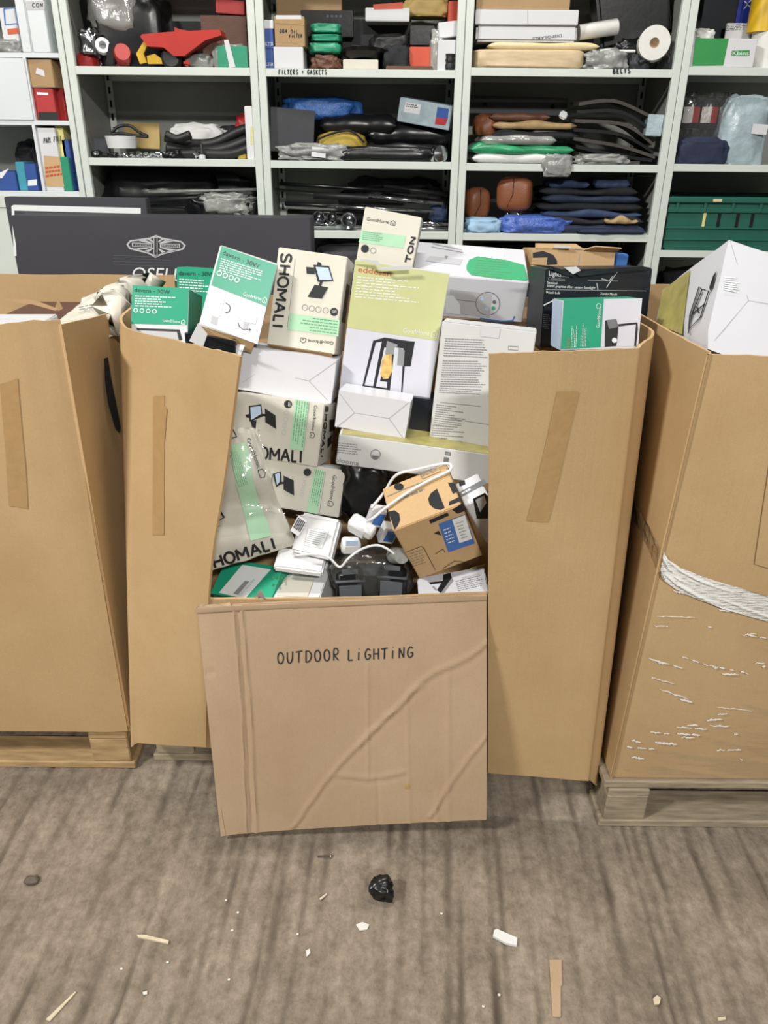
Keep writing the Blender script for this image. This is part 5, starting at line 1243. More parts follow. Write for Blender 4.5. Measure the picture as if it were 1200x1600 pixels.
bag('dark_bundle', 'black bundle behind the cyan carton', 'bundle', 20, 58, 216, 3.5, .15, zC, 'black_matt', 4)

# ---- first steel unit: red parts, chrome fittings, black trim
bag('black_holdall', 'big glossy black holdall wrapped in plastic on the top shelf', 'bag', 112, 246, -28, 3.43, .24, Z1['a'], 'black_plastic', 3, .10, 2, .42, fine=.05)
bag('sheen_sheet', 'plastic sheet over the black holdall, its whitish sheen painted milky', 'plastic sheet', 125, 215, -40, 3.415, .2, Z1['a'] + .125, 'bag_milky', 8, .2, 3, .6)  # milky colour paints the whitish sheen on the wrapped holdall
def motor():
    r = root('red_motor', 'red and silver motor with a white ring end on the top shelf', 'motor', None, tuple(at(172, 88, Y=3.38)))
    T = lambda px, py, Y, ypr: r.matrix_basis.inverted() @ frame_at(px, py, Y, ypr)
    link('motor_body', lathe_me('motor_body', [(0, -.06), (.03, -.06), (.034, -.05), (.034, .03), (.028, .05), (0, .05)], 'red_plastic', 20), r, mw=T(190, 87, 3.38, (20, 80, 0)))
    link('ring_end', lathe_me('ring_end', [(.014, -.02), (.026, -.02), (.028, 0), (.026, .014), (.014, .014), (.012, -.02)], 'white_plastic', 20), r, mw=T(160, 72, 3.35, (15, 80, 0)))
    link('bracket', box_me('bracket', (.03, .05, .07), 'black_matt', .004), r, mw=T(176, 84, 3.36, (0, 10, 20)))
    link('silver_housing', lump_me('silver_housing', (.07, .07, .09), 'steel', 3, .3, 3, .7), r, mw=T(142, 86, 3.38, (0, 0, 0)))
motor()
bag('red_canister', 'dull red round canister at the shelf end beside the motor', 'canister', 108, 138, 78, 3.36, .09, Z1['a'], 'red_card', 9, .08, 2, .8)
bag('foil_bag', 'crumpled silver foil bag above the red motor', 'bag', 128, 156, 52, 3.42, .06, Z1['a'], 'chrome', 5, .3, 4, .7)
def yellow_bracket():
    P = [c1(x, y) for x, y in ((640, 185), (662, 188), (640, 240), (655, 278), (625, 285), (608, 240))]
    pts = [at(*q, Y=3.335) for q in P]; c = sum(pts) / len(pts); r = root('yellow_bracket', 'bent yellow plastic bracket beside the black wheel', 'bracket', None, tuple(c))
    board('plate', pts, r, 'yellow_plastic', .015); board('foot', [at(*q, Y=3.34) for q in mp(c1, [(655, 250), (690, 240), (720, 262), (725, 285), (660, 285)])], r, 'yellow_plastic', .02)
yellow_bracket()
def bonnet():
    q = [(660, 178), (668, 168), (780, 158), (900, 152), (1005, 148), (1012, 172), (940, 195), (850, 262), (805, 262), (760, 225), (690, 220)]
    pts = [at(*c1(*k), Y=3.40) for k in q]; c = sum(pts) / len(pts); r = root('red_body_panel', 'red moulded plastic bonnet panel lying on the top shelf', 'plastic panel', None, tuple(c))
    board('side', pts, r, 'red_plastic', -.10)
    board('ridge', [at(*c1(*k), Y=3.395) for k in ((690, 180), (990, 158), (985, 164), (695, 192))], r, 'red_card', -.01)
    board('fin', [at(*c1(*k), Y=3.44) for k in ((778, 120), (800, 130), (920, 150), (780, 160))], r, 'red_plastic', -.05)
bonnet()
o = cyl_obj('rubber_castor', 'small black rubber wheel leaning under the red panel', 'wheel', 769 * .35, 258 * .35, 3.345, [(.012, -.02), (.03, -.022), (.038, -.016), (.042, 0), (.038, .016), (.03, .022), (.012, .02)], (0, 90, 0), 'black_rubber')
link('hub', lathe_me('hub', [(0, -.012), (.012, -.012), (.013, .012), (0, .014)], 'steel', 14), o)
cart('black_case', 'flat black case behind the red panel', 'case', 248, 322, 33, 3.55, .12, Z1['a'], 'black_plastic')
cart('kraft_tube_box', 'long brown box lying under a red box, top shelf end', 'box', 315, 386, 24, 3.52, .1, Z1['a'] + .06, 'leather_dark')
wbox('red_flat_box', 'flat red box on top of the long brown box', 'box', 363, 14, 3.56, (.11, .1, .045), (0, 0, 3), 'red_card')
cart('support_box', 'grey-green box under the long brown box', 'box', 322, 386, 45, 3.54, .12, Z1['a'], 'wrap_grey')
o = bag('bagged_green_box', 'dull green parts bag with a white paper strip, top shelf end', 'bag', 330, 388, 66, 3.33, .12, Z1['a'], 'wrap_grey', 11, .12, 3, .5)
o, S = cart('green_tin', 'grey-green tin beside the bagged parts with white label strip', 'tin', 340, 387, 72, 3.318, .01, Z1['a'], 'pack_green'); S.quad('card_white', mp(c1, [(1000, 180), (1020, 178), (1052, 300), (1025, 302)]), name='label_strip', off=.002)
bag('clear_parts_bag', 'clear plastic parts bag lying near the wheel', 'bag', 285, 332, 82, 3.34, .07, Z1['a'], 'wrap_grey', 12, .25)
wbox('red_plug', 'small pinkish red cap on the shelf lip', 'cap', 292, 99, 3.33, (.025, .03, .02), (20, 0, 10), 'red_plastic', bev=.006)
# middle shelf
o = cyl_obj('white_dish', 'white round dish filled with black cable', 'dish', 190, 222, 3.40, [(0, -.022), (.055, -.022), (.062, .022), (.056, .022), (.05, -.014), (0, -.014)], (0, 0, 0), 'white_plastic', n=28)
P = [at(*c1(*q), Y=3.40) for q in ((500, 592), (530, 565), (580, 562), (620, 590), (660, 610), (600, 605), (540, 595), (500, 600))]
tube_obj('black_cable', smooth_path(P, 6), .006, 'black_rubber', None, 'black cable coiled over the white dish', 'cable')
wbox('manila_envelope', 'manila envelope standing behind the white dish', 'envelope', 222, 212, 3.60, (.15, .008, .10), (0, -12, 2), 'yellow_envelope')
wbox('grey_foam', 'grey foam block beside the white dish', 'foam block', 159, 228, 3.42, (.06, .06, .065), (8, 0, 4), 'grey_plastic', bev=.008)
rr = random.Random(8)
spots = [(195, 238), (206, 241), (217, 237), (228, 240), (238, 236), (248, 241), (256, 237), (231, 245), (300, 243), (308, 240), (352, 243), (360, 246), (345, 247)]
for k, (px, py) in enumerate(spots):
    s_ = .8 + .5 * rr.random()
    q = at(px, py, Y=3.34 + .05 * rr.random()); q[2] = Z1['b'] + .012 * s_
    link('chrome_fitting', lathe_me('chrome_fitting', [(0, -.016), (.012, -.016), (.012, -.004), (.018, -.004), (.018, .006), (.009, .008), (.009, .02), (.0, .02)], 'chrome', 10), None, 'small chrome fitting in the loose pile on the middle shelf', 'fitting', 'chrome fittings', mw=Matrix.Translation(q) @ Euler((rr.random() * 3, rr.random() * 3, rr.random() * 3)).to_matrix().to_4x4() @ Matrix.Diagonal((.7 * s_, .7 * s_, .7 * s_, 1)))
o = cyl_obj('white_bottle', 'small white cylinder with a steel stem at the shelf lip', 'bottle', 316, 245, 3.33, [(0, -.015), (.013, -.015), (.013, .005), (.006, .008), (.006, .045), (0, .045)], (0, 0, 0), ['white_plastic', 'steel'], fmats=[0, 0, 0, 1, 1], n=14)
bag('white_bag', 'crumpled white plastic bag lying on black trim', 'bag', 262, 352, 190, 3.46, .14, Z1['b'] + .03, 'white_cloth', 14, .2, 3, .6, fine=.1)
for k, (pts, rr_, lab) in enumerate((([(740, 610), (820, 640), (950, 640), (1060, 590), (1120, 570)], .020, 'thick black rubber hose topmost in the trim pile'), ([(745, 660), (860, 680), (1000, 665), (1120, 620)], .022, 'thick black rubber hose along the middle of the trim pile'), ([(760, 690), (900, 700), (1030, 690), (1125, 655)], .018, 'black rubber hose lying lowest at the shelf lip'), ([(740, 600), (790, 620), (850, 600)], .016, 'short black rubber hose end beneath the white bag'))):
    q = [at(*c1(*a), Y=3.40 - .02 * k) for a in pts]
    for z in q: z[2] = max(z[2], Z1['b'] + rr_)
    tube_obj('rubber_hose', smooth_path(q, 6), rr_, 'black_rubber', None, lab, 'hose', 'black rubber hoses', 12)
bag('black_gaiter', 'black folded gaiter behind the rubber hoses', 'gaiter', 318, 390, 195, 3.50, .14, Z1['b'], 'black_cloth', 15, .2)
bag('red_black_cushion', 'black cushion with dark red top beside the upright', 'cushion', 366, 392, 175, 3.52, .12, Z1['b'], 'red_card', 16, .15)
o, S = cart('white_plastic_frame', 'tall white plastic strip standing against the upright', 'strip', 384, 396, 166, 3.308, .03, Z1['b'], 'white_plastic'); S.quad('print_yellow', mp(c1, [(1118, 565), (1128, 565), (1130, 645), (1120, 645)]), name='yellow_slot')
bag('yellow_pad', 'small yellow pad near the white strip', 'pad', 370, 386, 236, 3.35, .04, Z1['b'], 'yellow_cloth', 17)
# lowest visible shelf
folded('black_sheet_liner', 'large black moulded trim sheet along the lowest visible shelf', 'trim', 150, 335, 262, 3.44, .06, Z1['c'], 'black_plastic', 3)
for k, (A, B, lab) in enumerate((((232, 300), (403, 296), 'long pale rod above the wrapped black parts'), ((235, 322), (400, 330), 'black rod lowest above the charcoal carton'), ((230, 312), (390, 306), 'thin black rod just under the pale rod'))):
    rod('rod', lab, 'rod', A, B, 3.40 - k * .02, 3.42 - k * .02, (.006, .009, .007)[k], ('wrap_grey', 'black_plastic', 'black_rubber')[k], 'rods on the lowest visible shelf')
bag('wrapped_black_parts', 'black parts in clear wrinkled plastic beside the upright', 'bag', 298, 402, 304, 3.33, .12, Z1['c'], 'black_plastic', 19, .25, 3, .55, fine=.15)
bag('clear_wrap', 'pale wrinkled plastic wrap over the black parts', 'plastic wrap', 310, 392, 300, 3.325, .10, Z1['c'] + .06, 'wrap_grey', 20, .3, 4, .6, fine=.15)
bag('dark_parts_bag', 'dark mesh parts bag behind the pale rod', 'bag', 295, 398, 268, 3.5, .12, Z1['c'], 'dark_grey', 21, .15)

# ---- second steel unit: filters and gaskets
o, S = cart('filter_box', 'dark blue filter box, lower of two at the shelf end', 'box', 413, 427, 76, 3.33, .12, Z2['a'], 'card_blue', 'blue filter boxes'); S.text('FILTER', (412, 103), (427, 103), (412, 98), 'print_white', .01)
o2, S = cart('filter_box', 'dark blue filter box with white top, stacked on another', 'box', 413, 427, 45, 3.33, .12, o['z_top'], 'card_blue', 'blue filter boxes'); S.text('FILTER', (412, 71), (427, 71), (412, 66), 'print_white', .01)
cart('white_cap_box', 'small white box capping the blue filter boxes', 'box', 412, 427, 31, 3.33, .12, o2['z_top'], 'card_white')
o, S = cart('white_box', 'white box under the brown box marked in pen', 'box', 428, 474, 73, 3.318, .14, Z2['a'], 'card_white')
o2, S = cart('brown_box', 'brown taped box handwritten OIL FILTER on the white box', 'box', 429, 476, 25, 3.318, .14, o['z_top'], 'kraft_dark')
handwrite(S, 'DB4 OiL', c2(165, 180), c2(270, 185), c2(165, 160), 1.1); handwrite(S, 'FILTER', c2(218, 208), c2(292, 205), c2(218, 192), 1.1)
S.quad('card_white', mp(c2, [(145, 84), (285, 84), (285, 106), (145, 106)]), name='paper_label'); S.quad('tape_clear', mp(c2, [(140, 106), (302, 106), (302, 140), (140, 128)]), name='tape_strip', off=.001)
S.quad('kraft_dark', mp(c2, [(180, 165), (272, 165), (272, 238), (180, 238)]), name='tape_patch', off=.0004)
for k, (a, b, t, lab) in enumerate(((482, 532, 65, 'green pack lowest of three stacked beside the brown box'), (485, 533, 52, 'green pack in the middle of the stack of three'), (485, 532, 35, 'green pack topmost of three stacked beside the brown box'))):
    zb = Z2['a'] + .055 if k == 0 else zb2
    o = bag('green_pack', lab, 'pack', a, b, t, 3.36, .13, zb, 'pack_green', 22 + k, .06, 2, .35, 'green gasket packs', False)
    zb2 = at(507, t, Y=3.36)[2] + .001
bag('metal_brackets', 'tangled brown metal brackets under the green packs', 'brackets', 484, 532, 84, 3.34, .1, Z2['a'], 'leather_dark', 25, .3, 4, .6)
cart('kraft_tray', 'brown cardboard tray high behind the green packs', 'tray', 432, 534, -4, 3.52, .14, Z2['a'] + .16, 'kraft_dark')
o, S = cart('black_vent_panel', 'black plastic panel with four vent holes', 'panel', 470, 552, 16, 3.46, .05, Z2['a'] + .12, 'black_plastic')
for k in range(4): S.disc('grey_plastic', c2(430 + 24 * k, 90), 2.2, 10, 'vent_hole')
cart('black_bin', 'large black box filling the shelf behind the round pan', 'box', 535, 642, 30, 3.5, .18, Z2['a'], 'black_matt')
o, S = cart('open_white_box', 'open white box with orange inside on the black box', 'box', 571, 640, 12, 3.40, .12, Z2['a'] + .165, 'card_white'); S.polys([('orange_card', mp(c2, [(680, 25), (845, 12), (845, 48), (685, 52)]))], 'orange_inside', .001)
bag('black_rubber_boot', 'black rubber gaiter with a long snout', 'gaiter', 578, 645, 48, 3.40, .12, Z2['a'] + .07, 'black_rubber', 26, .2, 2, .6)
o = cyl_obj('round_pan', 'shallow black round pan on a slim white box', 'pan', 568, 86, 3.40, [(0, -.012), (.05, -.014), (.085, .0), (.09, .012), (.08, .014), (.0, .008)], (0, -6, 0), 'black_plastic', n=28)
cart('slim_white_box', 'slim white box at the lip under the round pan', 'box', 536, 591, 93, 3.315, .12, Z2['a'], 'card_cream')
rod('silver_strut', 'thin silver strut lying across the round pan', 'strut', (549, 71), (617, 78), 3.36, 3.37, .004, 'steel')
bag('black_pouch', 'black soft pouch on the filter shelf beside the slim white box', 'pouch', 598, 642, 66, 3.35, .1, Z2['a'], 'black_cloth', 27, .25)
bag('brown_package', 'olive brown paper package at the top of the filter shelf', 'package', 628, 705, -8, 3.45, .12, Z2['a'] + .19, 'yellow_envelope', 28, .15)
cart('black_drive_box', 'black box with a silver edge above orange trays', 'box', 641, 679, 40, 3.40, .14, Z2['a'] + .09, 'black_plastic')
cart('orange_tray', 'orange tray stacked under the black box', 'tray', 640, 676, 73, 3.38, .14, Z2['a'] + .012, 'orange_card')
cart('dark_flat_case', 'flat dark slab on the shelf lip under the orange tray', 'slab', 603, 676, 103, 3.34, .14, Z2['a'], 'leather_dark')
o, S = cart('white_packet_box', 'white box end beside the upright of the filter shelf', 'box', 684, 712, 62, 3.33, .12, Z2['a'], 'card_white')
wbox('white_packet', 'tilted white packet on the white box by the upright', 'packet', 700, 48, 3.40, (.075, .08, .05), (0, 0, -6), 'card_white')
bag('white_carrier_bag', 'white carrier bag bunched before the orange tray', 'bag', 672, 694, 42, 3.36, .06, Z2['a'], 'bag_milky', 29, .2)
cyl_obj('black_spring_cup', 'small black ribbed cup at the lip by the upright', 'cup', 707, 94, 3.325, [(0, -.03), (.016, -.03), (.018, -.015), (.015, -.01), (.018, 0), (.015, .008), (.018, .02), (0, .02)], (0, 0, 0), 'black_rubber')
wbox('orange_packet', 'upright orange packet high beside the upright', 'packet', 708, 22, 3.45, (.04, .06, .075), (0, 0, 0), 'orange_card')
# middle shelf
wbox('dark_grey_box', 'dark grey flat-sided box at the end of the middle shelf', 'box', 457, 205, 3.42, (.17, .14, .155), (6, 0, 4), 'dark_grey')
bag('blue_net_bag', 'blue netting bag on the dark grey box', 'bag', 438, 562, 148, 3.44, .16, Z2['b'] + .148, 'blue_net', 31, .2, 2.5, .65, flat=True)
bag('yellow_tool_pouch', 'yellow zipped pouch with black straps', 'pouch', 494, 571, 204, 3.37, .1, Z2['b'] + .02, 'yellow_cloth', 32, .08, 2, .65)
P = [at(*c2(*q), Y=3.362) for q in ((372, 770), (440, 742), (530, 720), (580, 735), (632, 785))]
tube_obj('black_strap', smooth_path(P, 5), .004, 'black_cloth', None, 'black strap across the yellow zipped pouch', 'strap')
for k, (a, b, t, zb, dep, lab) in enumerate(((498, 620, 178, .085, .16, 'black folded plastic trim nearest the blue netting'), (575, 706, 190, .05, .15, 'long black trim piece under the tilted grey carton'), (560, 700, 216, .006, .16, 'black trim lying flat above the clear-bagged sheet'))):
    folded('black_liner', lab, 'trim', a, b, t, 3.42 + .01 * k, dep, Z2['b'] + zb, 'black_plastic', 33 + k, 'black trim on the middle shelf', .02)
o = bag('bagged_black_sheet', 'black sheet in a long clear bag along the shelf lip', 'bag', 515, 690, 228, 3.325, .1, Z2['b'], 'black_plastic', 36, .1, 3, .5)
bag('clear_bag_end', 'crumpled clear bag end on the shelf lip', 'bag', 436, 545, 222, 3.318, .09, Z2['b'], 'wrap_grey', 37, .35, 3, .65, fine=.15)
wbox('white_card_tag', 'white card tag inside the crumpled clear bag', 'tag', 498, 238, 3.312, (.055, .003, .035), (0, -5, 6), 'card_white', bev=0)
o = wbox('grey_carton', 'tilted pale grey carton with navy and red end', 'carton', 672, 177, 3.44, (.21, .1, .085), (-12, 4, 9), 'foil_bluegrey')
S = Surf(None, o); Mo = o.matrix_basis.copy(); S.ev = lambda u, v: np.array(Mo @ Vector((-.105 + .21 * u, -.05, -.0425 + .085 * v)))
S.polys([('card_blue', mp(c2, [(1055, 590), (1118, 600), (1112, 655), (1046, 648)])), ('red_card', mp(c2, [(1046, 648), (1112, 655), (1098, 692), (1040, 685)]))], 'print_panel'); S.polys([('card_white', mp(c2, [(880, 562), (965, 578), (955, 632), (868, 618)]))], 'white_label'); S.lines(c2(880, 590), c2(950, 600), c2(884, 568), 2, 'print_black', 71, .4, word=.2, off=.0015)
o = cyl_obj('chrome_cup', 'polished chrome cup lying at the lip by the upright', 'cup', 701, 242, 3.33, [(0, .012), (.022, .01), (.03, -.012), (.034, -.018), (.036, -.012), (.03, .02), (.0, .03)], (25, 80, 0), 'chrome')
# lowest visible shelf
for k, (A, B, r_, m_, lab) in enumerate((((437, 287), (640, 300), .008, 'black_plastic', 'slim black tube highest above the chrome bars'), ((490, 305), (650, 313), .014, 'black_rubber', 'thick black tube beneath the slim black tube'), ((576, 306), (692, 318), .007, 'chrome', 'bright slotted chrome bar on the lowest shelf'), ((445, 318), (600, 326), .009, 'black_plastic', 'black tube just above the long chrome bar'), ((510, 322), (680, 330), .006, 'chrome', 'long thin chrome bar across the lowest shelf'), ((480, 352), (545, 356), .014, 'chrome', 'short fat chrome pipe at the shelf lip'), ((655, 348), (702, 352), .009, 'chrome', 'chrome bar end beside the mint-striped box'), ((650, 358), (704, 362), .008, 'steel', 'dull steel bar end lowest beside the mint-striped box'))):
    q0, q1 = at(*A, Y=3.40 - .008 * k), at(*B, Y=3.42 - .008 * k)
    for q in (q0, q1): q[2] = max(q[2], Z2['c'] + r_)
    tube_obj('metal_bar' if m_ in ('chrome', 'steel') else 'black_tube', [q0, q1], r_, m_, None, lab, 'bar' if m_ in ('chrome', 'steel') else 'tube', 'tubes and bars on the lowest visible shelf', 12)
bag('blue_rag', 'dark blue rag at the end of the chrome bars', 'rag', 672, 700, 318, 3.42, .06, Z2['c'] + .03, 'navy_cloth2', 38, .2)
bag('black_fan_guard', 'black bulky guard behind the tubes', 'guard', 540, 700, 275, 3.55, .12, Z2['c'], 'black_matt', 39, .25)
for k, (px, py, r_, lab) in enumerate(((498, 340, .026, 'chrome lamp rim nearest the charcoal carton'), (519, 341, .024, 'chrome lamp rim in the middle of three'), (545, 344, .032, 'largest chrome lamp rim beside the mint-striped box'))):
    q = at(px, py, Y=3.345)
    o = link('chrome_lamp_rim', lathe_me('chrome_lamp_rim', [(0, .02), (r_ * .7, .018), (r_ * .75, -.004), (r_, -.012), (r_ * 1.02, 0), (r_ * .9, .03), (r_ * .5, .05), (0, .055)], 'chrome', 22), None, lab, 'lamp rim', 'chrome lamp rims', mw=Matrix.Translation(q) @ Matrix.Rotation(math.radians(-85), 4, 'X'))
    link('lens', lathe_me('lens', [(0, .005), (r_ * .5, .008), (r_ * .68, .014), (0, .016)], 'steel', 18), o)

# ---- third steel unit: belts, headrests, cloth
o = bag('beige_sheet_stack', 'thick stack of beige sheets wrapped in gleaming plastic', 'stack of sheets', 739, 916, 76, 3.318, .3, Z3['a'], 'paper_beige', 41, .03, 2, .22, flat=False, fine=.01)
folded('cream_sheet', 'cream folded sheet lying on the beige stack', 'sheet', 762, 938, 66, 3.33, .28, Z3['a'] + .062, 'cream', 42, None, .006)
o, S = cart('white_apron_pack', 'white plastic pack printed DISPOSABLE upside down', 'pack', 744, 902, 39, 3.335, .26, Z3['a'] + .088, 'card_white', bev=.008); S.text('DISPOSABLE', c3(592, 178), c3(438, 195), c3(593, 192), 'card_navy', .01)
o2, S = cart('white_flat_box', 'white flat box on the upside-down printed pack', 'box', 743, 904, 15, 3.33, .26, o['z_top'], 'card_white'); S.strokes('crease', [mp(c3, [(415, 55), (415, 130)])], 1, 'box_seam')
cart('kraft_flat_box', 'wide brown taped box topmost on the white flat box', 'box', 745, 892, -30, 3.34, .26, o2['z_top'], 'kraft_dark')
cyl_obj('white_paper_tube', 'white paper tube poking out beside the white pack', 'tube', 936, 46, 3.40, [(0, -.075), (.026, -.075), (.027, .065), (.024, .07), (0, .07)], (0, 0, 82), 'paper_white')
bag('clear_bag', 'clear plastic bag hanging over the shelf lip near the pen writing', 'bag', 914, 985, 72, 3.318, .1, Z3['a'], 'wrap_grey', 43, .3, 3, .6, fine=.12)
P = [at(*c3(*q), Y=3.33) for q in ((790, 290), (830, 262), (880, 265), (890, 280), (850, 285), (820, 300), (880, 292), (975, 268))]
for q in P: q[2] = max(q[2], Z3['a'] + .06)
tube_obj('knotted_rope', smooth_path(P, 6), .005, 'white_cloth', None, 'white cord knotted over the clear plastic bag', 'cord')
wbox('black_tool_case', 'large black moulded tool case leaning on the top shelf', 'case', 995, 22, 3.50, (.27, .12, .2), (0, 0, -14), 'black_plastic', bev=.012)
bag('bagged_wiper_set', 'black blades in shiny plastic leaning beside the paper roll', 'bag', 958, 1030, 58, 3.38, .1, Z3['a'], 'black_plastic', 44, .25, 3, .6, fine=.15)
o = cyl_obj('paper_roll', 'white paper roll lying on its side against the upright', 'paper roll', 1036, 70, 3.36, [(.017, -.06), (.056, -.06), (.058, -.05), (.058, .05), (.056, .06), (.017, .06), (.017, -.06)], (-12, 90, 0), 'paper_white', n=32)
link('core', lathe_me('core', [(.0165, .055), (.0165, -.0605), (.013, -.0605), (.013, .055)], 'kraft_dark', 20), o)
bag('dark_grey_pouch', 'dark grey pouch under the paper roll', 'pouch', 985, 1018, 82, 3.33, .08, Z3['a'], 'dark_grey', 45, .2)
P = [at(*c3(*q), Y=3.325) for q in ((1010, 330), (1060, 300), (1110, 285), (1160, 290), (1165, 330))]
tube_obj('black_hose', smooth_path(P, 6), .010, 'black_rubber', None, 'black hose curled under the paper roll', 'hose')
# middle shelf
o = wbox('metal_plate', 'dark grey metal plate with two holes at the back', 'plate', 810, 165, 3.58, (.40, .006, .065), (0, 0, 1), 'dark_grey', bev=.001)
for sx in (-.14, .14):
    link('hole', lathe_me('hole', [(0, -.001), (.008, -.001), (.008, .001), (0, .001)], 'void_black', 14), o, mw=Matrix.Translation((sx, -.0038, 0)) @ Matrix.Rotation(math.pi / 2, 4, 'X'))
bag('brown_leather_roll', 'rolled brown leather piece at the shelf end', 'leather', 741, 780, 176, 3.42, .12, Z3['b'] + .10, 'leather', 46, .12, 2, .7)
for k, (a, b, t, zb, m_, lab) in enumerate(((770, 905, 205, .088, 'black_cloth', 'black folded trim under the tan-edged trim'), (770, 903, 190, .122, 'tan_cloth', 'tan-edged trim folded in the middle of its pile'), (765, 860, 177, .152, 'leather_dark', 'dark brown folded hide topmost of the trim pile'))):
    folded('folded_upholstery', lab, 'trim', a, b, t, 3.38 + .015 * k, .2, Z3['b'] + zb, m_, 47 + k, 'folded trim on the belt shelf', .014)
for k, (a, b, t, zb, m_, lab) in enumerate(((738, 892, 240, .0, 'white_cloth', 'white banded bundle lowest on the belt shelf'), (736, 898, 226, .032, 'wrap_green', 'green plastic-sleeved bundle over the white one'), (752, 870, 212, .066, 'bag_milky', 'milky plastic sleeve on top of the green bundle'))):
    folded('sleeved_bundle', lab, 'bundle', a, b, t, 3.305 - .006 * k, .26, Z3['b'] + zb, m_, 52 + k, 'sleeved bundles', .02)
o = bag('hanging_plastic', 'loose clear plastic hanging over the lip below the green bundle', 'plastic', 850, 895, 240, 3.285, .02, Z3['b'] - .045, 'wrap_grey', 55, .3, 3, .7)
for k in range(7):
    a0 = [(905, 160), (902, 172), (898, 186), (897, 200), (897, 214), (900, 226), (905, 238)][k]; b0 = [(1015, 178), (1018, 200), (1020, 222), (1022, 236), (1024, 243), (1020, 248), (1000, 252)][k]
    mid = [(960, 155), (970, 172), (975, 192), (972, 208), (970, 226), (962, 240), (955, 250)][k]
    A, Bp, Mi = (at(*q, Y=3.345 + .004 * k) for q in (a0, b0, mid)); path = smooth_path([A, Mi, Bp], 8); V = []; n_ = len(path)
    for q in path:
        q = np.array(q); q[2] = max(q[2], Z3['b'] + .006)
        V += [q, q + np.array([0, .16, .008]), q + np.array([0, .16, -.012 + .008]), q + np.array([0, 0, -.012])]
    Fc = [(4 * i + j, 4 * i + (j + 1) % 4, 4 * (i + 1) + (j + 1) % 4, 4 * (i + 1) + j) for i in range(n_ - 1) for j in range(4)] + [(0, 1, 2, 3), (4 * n_ - 1, 4 * n_ - 2, 4 * n_ - 3, 4 * n_ - 4)]
    for v in V: v[2] = max(v[2], Z3['b'] + .0)
    ordn = ('topmost', 'second', 'third', 'fourth', 'fifth', 'sixth', 'lowest')[k]
    c = sum(V) / len(V)
    link('drive_belt', mesh('drive_belt', [v - c for v in V], Fc, 'black_plastic' if k % 2 else 'belt_rubber', smooth=False), None, f'{ordn} belt from the top in the fanned stack of dark belts', 'belt', 'fanned dark belts', mw=Matrix.Translation(c))
wbox('silver_box', 'small silver box on the belt shelf by the upright', 'box', 1021, 196, 3.36, (.06, .06, .075), (-6, 0, 2), 'foil_bluegrey')
wbox('white_clip', 'small white clip on the belt shelf before the metal plate', 'clip', 880, 180, 3.40, (.03, .02, .028), (0, 0, 20), 'white_plastic', bev=.005)
bag('clear_belt_bag', 'flattened clear bag under the belt stack', 'bag', 900, 985, 240, 3.315, .1, Z3['b'], 'wrap_grey', 56, .25, 4, .6, fine=.12)
# lowest visible shelf
def headrest(px0, px1, pyt, pyb, Y, seed, lab, rz):
    zb = at((px0 + px1) / 2, pyb, Y=Y)[2]
    r = root('headrest', lab, 'headrest', 'brown leather headrests', tuple(at((px0 + px1) / 2, pyb, Y=Y)), rz)
    x0, x1, zt = fitbox(px0, px1, pyt, Y, zb)
    link('cushion', lump_me('cushion', (x1 - x0, .09, zt - zb), 'leather', seed, .05, 1.5, .62, 4, False, .01), r, mw=Matrix.Translation((0, .045, 0)))
    for sx in (-1, 1):
        V, Fc = tube_data([(sx * .022, .045, .02), (sx * .022, .05, -(zb - Z3['c']) + .004)], .005, 10); link('post', mesh('post', V, Fc, 'chrome', smooth=True), r)
    V, Fc = tube_data([(-.02, .004, .02), (0, -.002, (zt - zb) * .5), (.0, .004, (zt - zb) * .95)], .002, 6)
    link('piping', mesh('piping', V, Fc, 'leather_dark', smooth=True), r)
headrest(729, 769, 293, 345, 3.40, 61, 'brown leather headrest nearest the upright', .25)
headrest(771, 827, 276, 332, 3.36, 62, 'larger brown leather headrest leaning beside the other', -.3)
bag('pale_blue_cloth', 'pale blue cloth crumpled under the headrests', 'cloth', 727, 786, 340, 3.318, .12, Z3['c'], 'cloth_paleblue', 63, .2)
bag('bubble_wrap_pack', 'bright blue pack in clear bubble wrap at the lip', 'pack', 782, 897, 336, 3.315, .14, Z3['c'], 'bubble_blue', 64, .2, 3, .65)
NB = [(838, 1008, 352, .0, 'navy_cloth', 'navy folded cloth lowest of the stack at the lip'), (850, 1006, 341, .0, 'black_cloth', 'black folded cloth second from the bottom of the navy stack'), (848, 1004, 330, .0, 'navy_cloth2', 'blue folded cloth third from the bottom of the navy stack'), (840, 1005, 318, .0, 'black_cloth', 'black folded cloth in the middle of the navy stack'), (850, 1002, 306, .0, 'navy_cloth', 'navy folded cloth third from the top of its stack'), (845, 998, 295, .0, 'black_cloth', 'black folded cloth just under the two top pieces')]
zc_ = 0
for k in range(len(NB)):
    a, b, t, zb, m_, lab = NB[k]; NB[k] = (a, b, t, zc_, m_, lab); zc_ = fitbox(a, b, t, 3.335 + .006 * k, 1.2)[2] - Z3['c']
for k, (a, b, t, zb, m_, lab) in enumerate(NB):
    folded('folded_cloth', lab, 'cloth', a, b, t, 3.335 + .006 * k, .24, Z3['c'] + zb, m_, 65 + k, 'navy and black folded cloths', .016)
folded('denim_piece', 'blue shaped cloth piece with a notch on the stack', 'cloth', 858, 922, 283, 3.37, .14, Z3['c'] + zc_, 'navy_cloth2', 75, 'navy and black folded cloths', .02)
folded('denim_piece', 'blue square cloth pocket piece topmost of the stack', 'cloth', 930, 985, 281, 3.37, .14, Z3['c'] + zc_, 'navy_cloth2', 76, 'navy and black folded cloths', .006)
folded('tan_cloth_piece', 'small tan cloth piece poking from the navy stack', 'cloth', 946, 998, 341, 3.325, .06, Z3['c'] + .038, 'tan_cloth', 77, None, .02)
